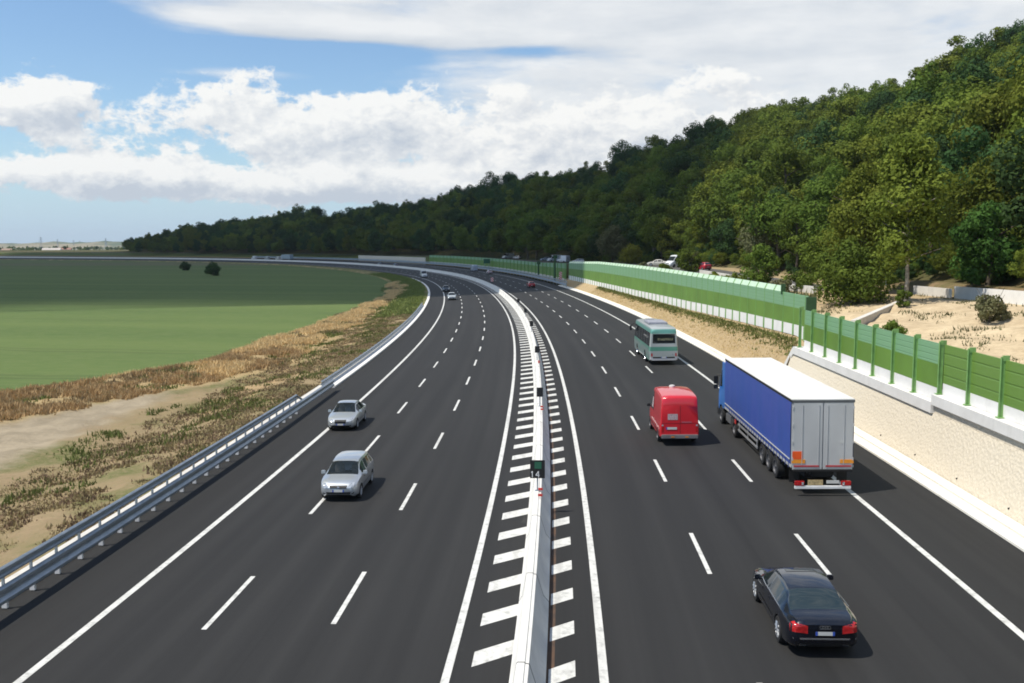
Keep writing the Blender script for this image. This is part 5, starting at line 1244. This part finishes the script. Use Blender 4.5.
n = 5000; S = 72 + 125 * g.random(n); O = 19.9 + 2 * g.random(n); tufts('dry_grass', S, O, g.uniform(.05, .16, n), L_straw, 5, .2, right_z, 7, .03)
n = 2600; S = 45 + 60 * g.random(n); O = 23 + 19 * g.random(n); k = clump(S, O, .4, .64, 4); S, O = S[k], O[k]; tufts('green_weeds', S, O, g.uniform(.1, .4, len(S)), L_grey, 7, .3, right_z, 8, .04)
ug = []
for i in range(900):
    s_, o_ = 62 + 280 * g.random() ** 1.2, 45.6 + 15 * g.random(); p = hill_point(s_, o_); p.z -= .4
    if p.y > 20: ug.append((0, int(g.choice([0, 1, 4, 2])), p, g.uniform(.14, .36), g.uniform(0, 6)))
scatter('undergrowth', ug, srcs)
n = 4000; S = 100 + 230 * g.random(n); O = 23.2 + 9 * g.random(n); tufts('undergrowth', S, O, g.uniform(.3, 1.1, n), L_grey, 8, .4, right_z, 10, .10)

# ------------------------------------------------------------------ far horizon
def m_ridge(name, a, c_):
    m, nt, b = new_mat(name, .95, 0, .1); f = noise(nt, vscale(nt, tex(nt), (.004, .004, .03)), 1.0, 5, .6)
    nt.links.new(mixc(nt, f.step(.42, .6), a, c_), b.inputs['Base Color']); return m
def ridge(name, x0, x1, y, hts, mat, depth=900):
    n = 60; xs_ = np.linspace(x0, x1, n); hv = np.interp(np.linspace(0, 1, n), np.linspace(0, 1, len(hts)), hts) + 3 * np.sin(np.arange(n) * .9) + 2 * np.sin(np.arange(n) * 2.3)
    co = [(x, y - depth, GZ) for x in xs_] + [(x, y, GZ + max(h_, 1)) for x, h_ in zip(xs_, hv)] + [(x, y + depth, GZ) for x in xs_]
    o = fast_mesh(name, co, grid_faces(3, n)[:, ::-1], mat, smooth=True); tag(o, kind='structure')
ridge('hills', -6500, -1900, 7800, [6, 14, 10, 22, 34, 30, 52, 40], m_ridge('far_hills', (.09, .125, .10), (.19, .18, .13)))
ridge('hills', -3400, -1350, 3900, [1, 4, 8, 16, 28, 24], m_ridge('near_hills', (.08, .11, .065), (.25, .22, .15)), 500)
g = np.random.default_rng(3); pts = []
for i in range(330):
    y = g.uniform(1500, 2900); u = g.uniform(-20, 150); x = (u - 512) / F * y
    if g.random() < .3 + .7 * (u / 150): pts.append((0, int(g.integers(0, 6)), Vector((x, y, GZ - 1)), g.uniform(.5, 1.05), g.uniform(0, 6)))
tl_ = scatter('treeline', pts, srcs)
def pylon():
    r = empty('power_pylon'); mb = MB(); H_ = 36.0
    lv = [(0, 3.6), (12, 2.3), (22, 1.2), (36, .45)]
    for (z0, a), (z1, b_) in zip(lv, lv[1:]):
        for sx in (-1, 1):
            for sy in (-1, 1): mb.bar((sx * a, sy * a, z0), (sx * b_, sy * b_, z1), .34, 4); 
            mb.bar((sx * a, -a, z0), (-sx * b_, -b_, z1), .2, 4); mb.bar((-a, sx * a, z0), (-b_, -sx * b_, z1), .2, 4)
    mb.build('lattice_tower', M['steel'], r)
    for z, w in ((24, 6.5), (29, 5.2), (34, 4)): m2 = MB(); m2.bar((-w, 0, z), (w, 0, z), .3, 4); m2.bar((-w, 0, z), (0, 0, z + 1.6), .18, 4); m2.bar((w, 0, z), (0, 0, z + 1.6), .18, 4); m2.build('cross_arm', M['steel'], r)
    return r
py0 = pylon()
for i, (u, y, sc, lab) in enumerate([(43.5, 2500, .95, 'darkest lattice power pylon, leftmost on the far horizon'), (60, 3300, .95, 'faint power pylon, second from the left on the far horizon'), (76, 3600, .90, 'faint power pylon in the middle of the horizon row'), (82, 3900, .85, 'faintest power pylon close to the middle one'), (108, 3300, 1.05, 'power pylon over the pale hill, rightmost on the horizon')]):
    r = py0 if i == 0 else copy_tree(py0); r.location = ((u - 512) / F * y, y, GZ); r.scale = (sc, sc, sc); r.rotation_euler = (0, 0, .4 + i * .2); tag(r, lab, 'pylon', 'power pylons on the far horizon')
def barn(u, y, w, d, h_, roofc, wallc, lab):
    r = empty('farm_building', ((u - 512) / F * y, y, GZ), (0, 0, .25)); tag(r, lab, 'building'); mb = MB(); mb.box((0, 0, h_ / 2), (w, d, h_)); mb.build('wall', plain('farm_wall', wallc, .9), r)
    mb = MB(); mb.add([(-w / 2 - .5, -d / 2 - .5, h_), (w / 2 + .5, -d / 2 - .5, h_), (w / 2 + .5, d / 2 + .5, h_), (-w / 2 - .5, d / 2 + .5, h_), (-w / 2 - .5, 0, h_ + d * .28), (w / 2 + .5, 0, h_ + d * .28)], [(0, 1, 5, 4), (3, 4, 5, 2), (0, 4, 3), (1, 2, 5), (0, 3, 2, 1)]); mb.build('roof', plain('farm_roof', roofc, .8), r)
    for k in (-.3, 0, .3): mb = MB(); mb.box((w * k, -d / 2, h_ * .5), (2.2, .2, 2.0)); mb.build('window', M['dark'], r)
barn(54, 1500, 26, 12, 5, (.50, .46, .42), (.55, .50, .44), 'long pale farm building far across the field')
barn(66, 1560, 22, 11, 5.5, (.30, .16, .12), (.60, .56, .50), 'white farmhouse with brownish roof right of the long pale building')
barn(8, 1700, 20, 10, 4, (.34, .24, .18), (.46, .38, .30), 'brown farm building at the left end of the horizon')

# ------------------------------------------------------------------ clouds overhead whose shade lies on the far field and wood
def cloud(cx, cy, z, U, V, hz_, seed):
    """a broad flat heap of vapour over a slanted patch, partly letting the sun through"""
    bm = bmesh.new(); bmesh.ops.create_icosphere(bm, subdivisions=6, radius=1.0); rr = random.Random(seed); ph = [rr.uniform(0, 6) for _ in range(8)]; ed = []
    for v in bm.verts:
        c_ = v.co.copy(); q = 1 / (abs(c_.x) ** 5 + abs(c_.y) ** 5 + abs(c_.z) ** 5 + 1e-9) ** .2; u, w = c_.x * q, c_.y * q
        wv = 1 + .035 * math.sin(9 * c_.x + ph[0]) * math.sin(7 * c_.y + ph[1]) + .03 * math.sin(21 * c_.x + ph[2] + 8 * c_.y)
        hgt = hz_ * (1 + .3 * math.sin(8 * c_.x + ph[3]) * math.sin(9 * c_.y + ph[4])) if c_.z > 0 else hz_ * .4
        v.co = Vector((cx + (u * U[0] + w * V[0]) * wv, cy + (u * U[1] + w * V[1]) * wv, z + c_.z * hgt)); ed.append(max(abs(u), abs(w)))
    me = bpy.data.meshes.new('cloud'); bm.to_mesh(me); bm.free(); at = me.attributes.new('tone', 'FLOAT', 'POINT'); at.data.foreach_set('value', ed)
    me.materials.append(m_cl); me.polygons.foreach_set('use_smooth', [True] * len(me.polygons)); o = link('cloud', me); tag(o, kind='structure'); return o
m_cl = bpy.data.materials.new('cloud_vapour'); m_cl.use_nodes = True; ntl = m_cl.node_tree; bl = ntl.nodes['Principled BSDF']; bl.inputs['Base Color'].default_value = (.9, .9, .9, 1); bl.inputs['Roughness'].default_value = 1
at_ = ntl.nodes.new('ShaderNodeAttribute'); at_.attribute_name = 'tone'; rr_ = X(ntl, at_.outputs['Fac']) + noise(ntl, tex(ntl), .007, 6, .6) * .22 - .11
ntl.links.new((rr_.step(1.0, .86) * .68).v, bl.inputs['Alpha'])
CZ = 520.0; OFF = Vector((-sdir.x, -sdir.y, 0)) * (CZ / -sdir.z)
cloud(-290 + OFF.x, 522 + OFF.y, CZ, (560, 168), (230, 510), 60, 1)

# ------------------------------------------------------------------ the air
mb = MB(); mb.box((0, 7000, 100.7), (19000, 15000, 206.6)); hzb = mb.build('haze', None); hzb.data.materials.clear()
mh = bpy.data.materials.new('air'); mh.use_nodes = True; nh = mh.node_tree; nh.nodes.remove(nh.nodes['Principled BSDF'])
pv = nh.nodes.new('ShaderNodeVolumePrincipled'); pv.inputs['Color'].default_value = (.80, .90, 1.0, 1); pv.inputs['Density'].default_value = .00006; pv.inputs['Anisotropy'].default_value = .2
nh.links.new(pv.outputs[0], nh.nodes['Material Output'].inputs['Volume']); hzb.data.materials.append(mh); tag(hzb, kind='stuff')
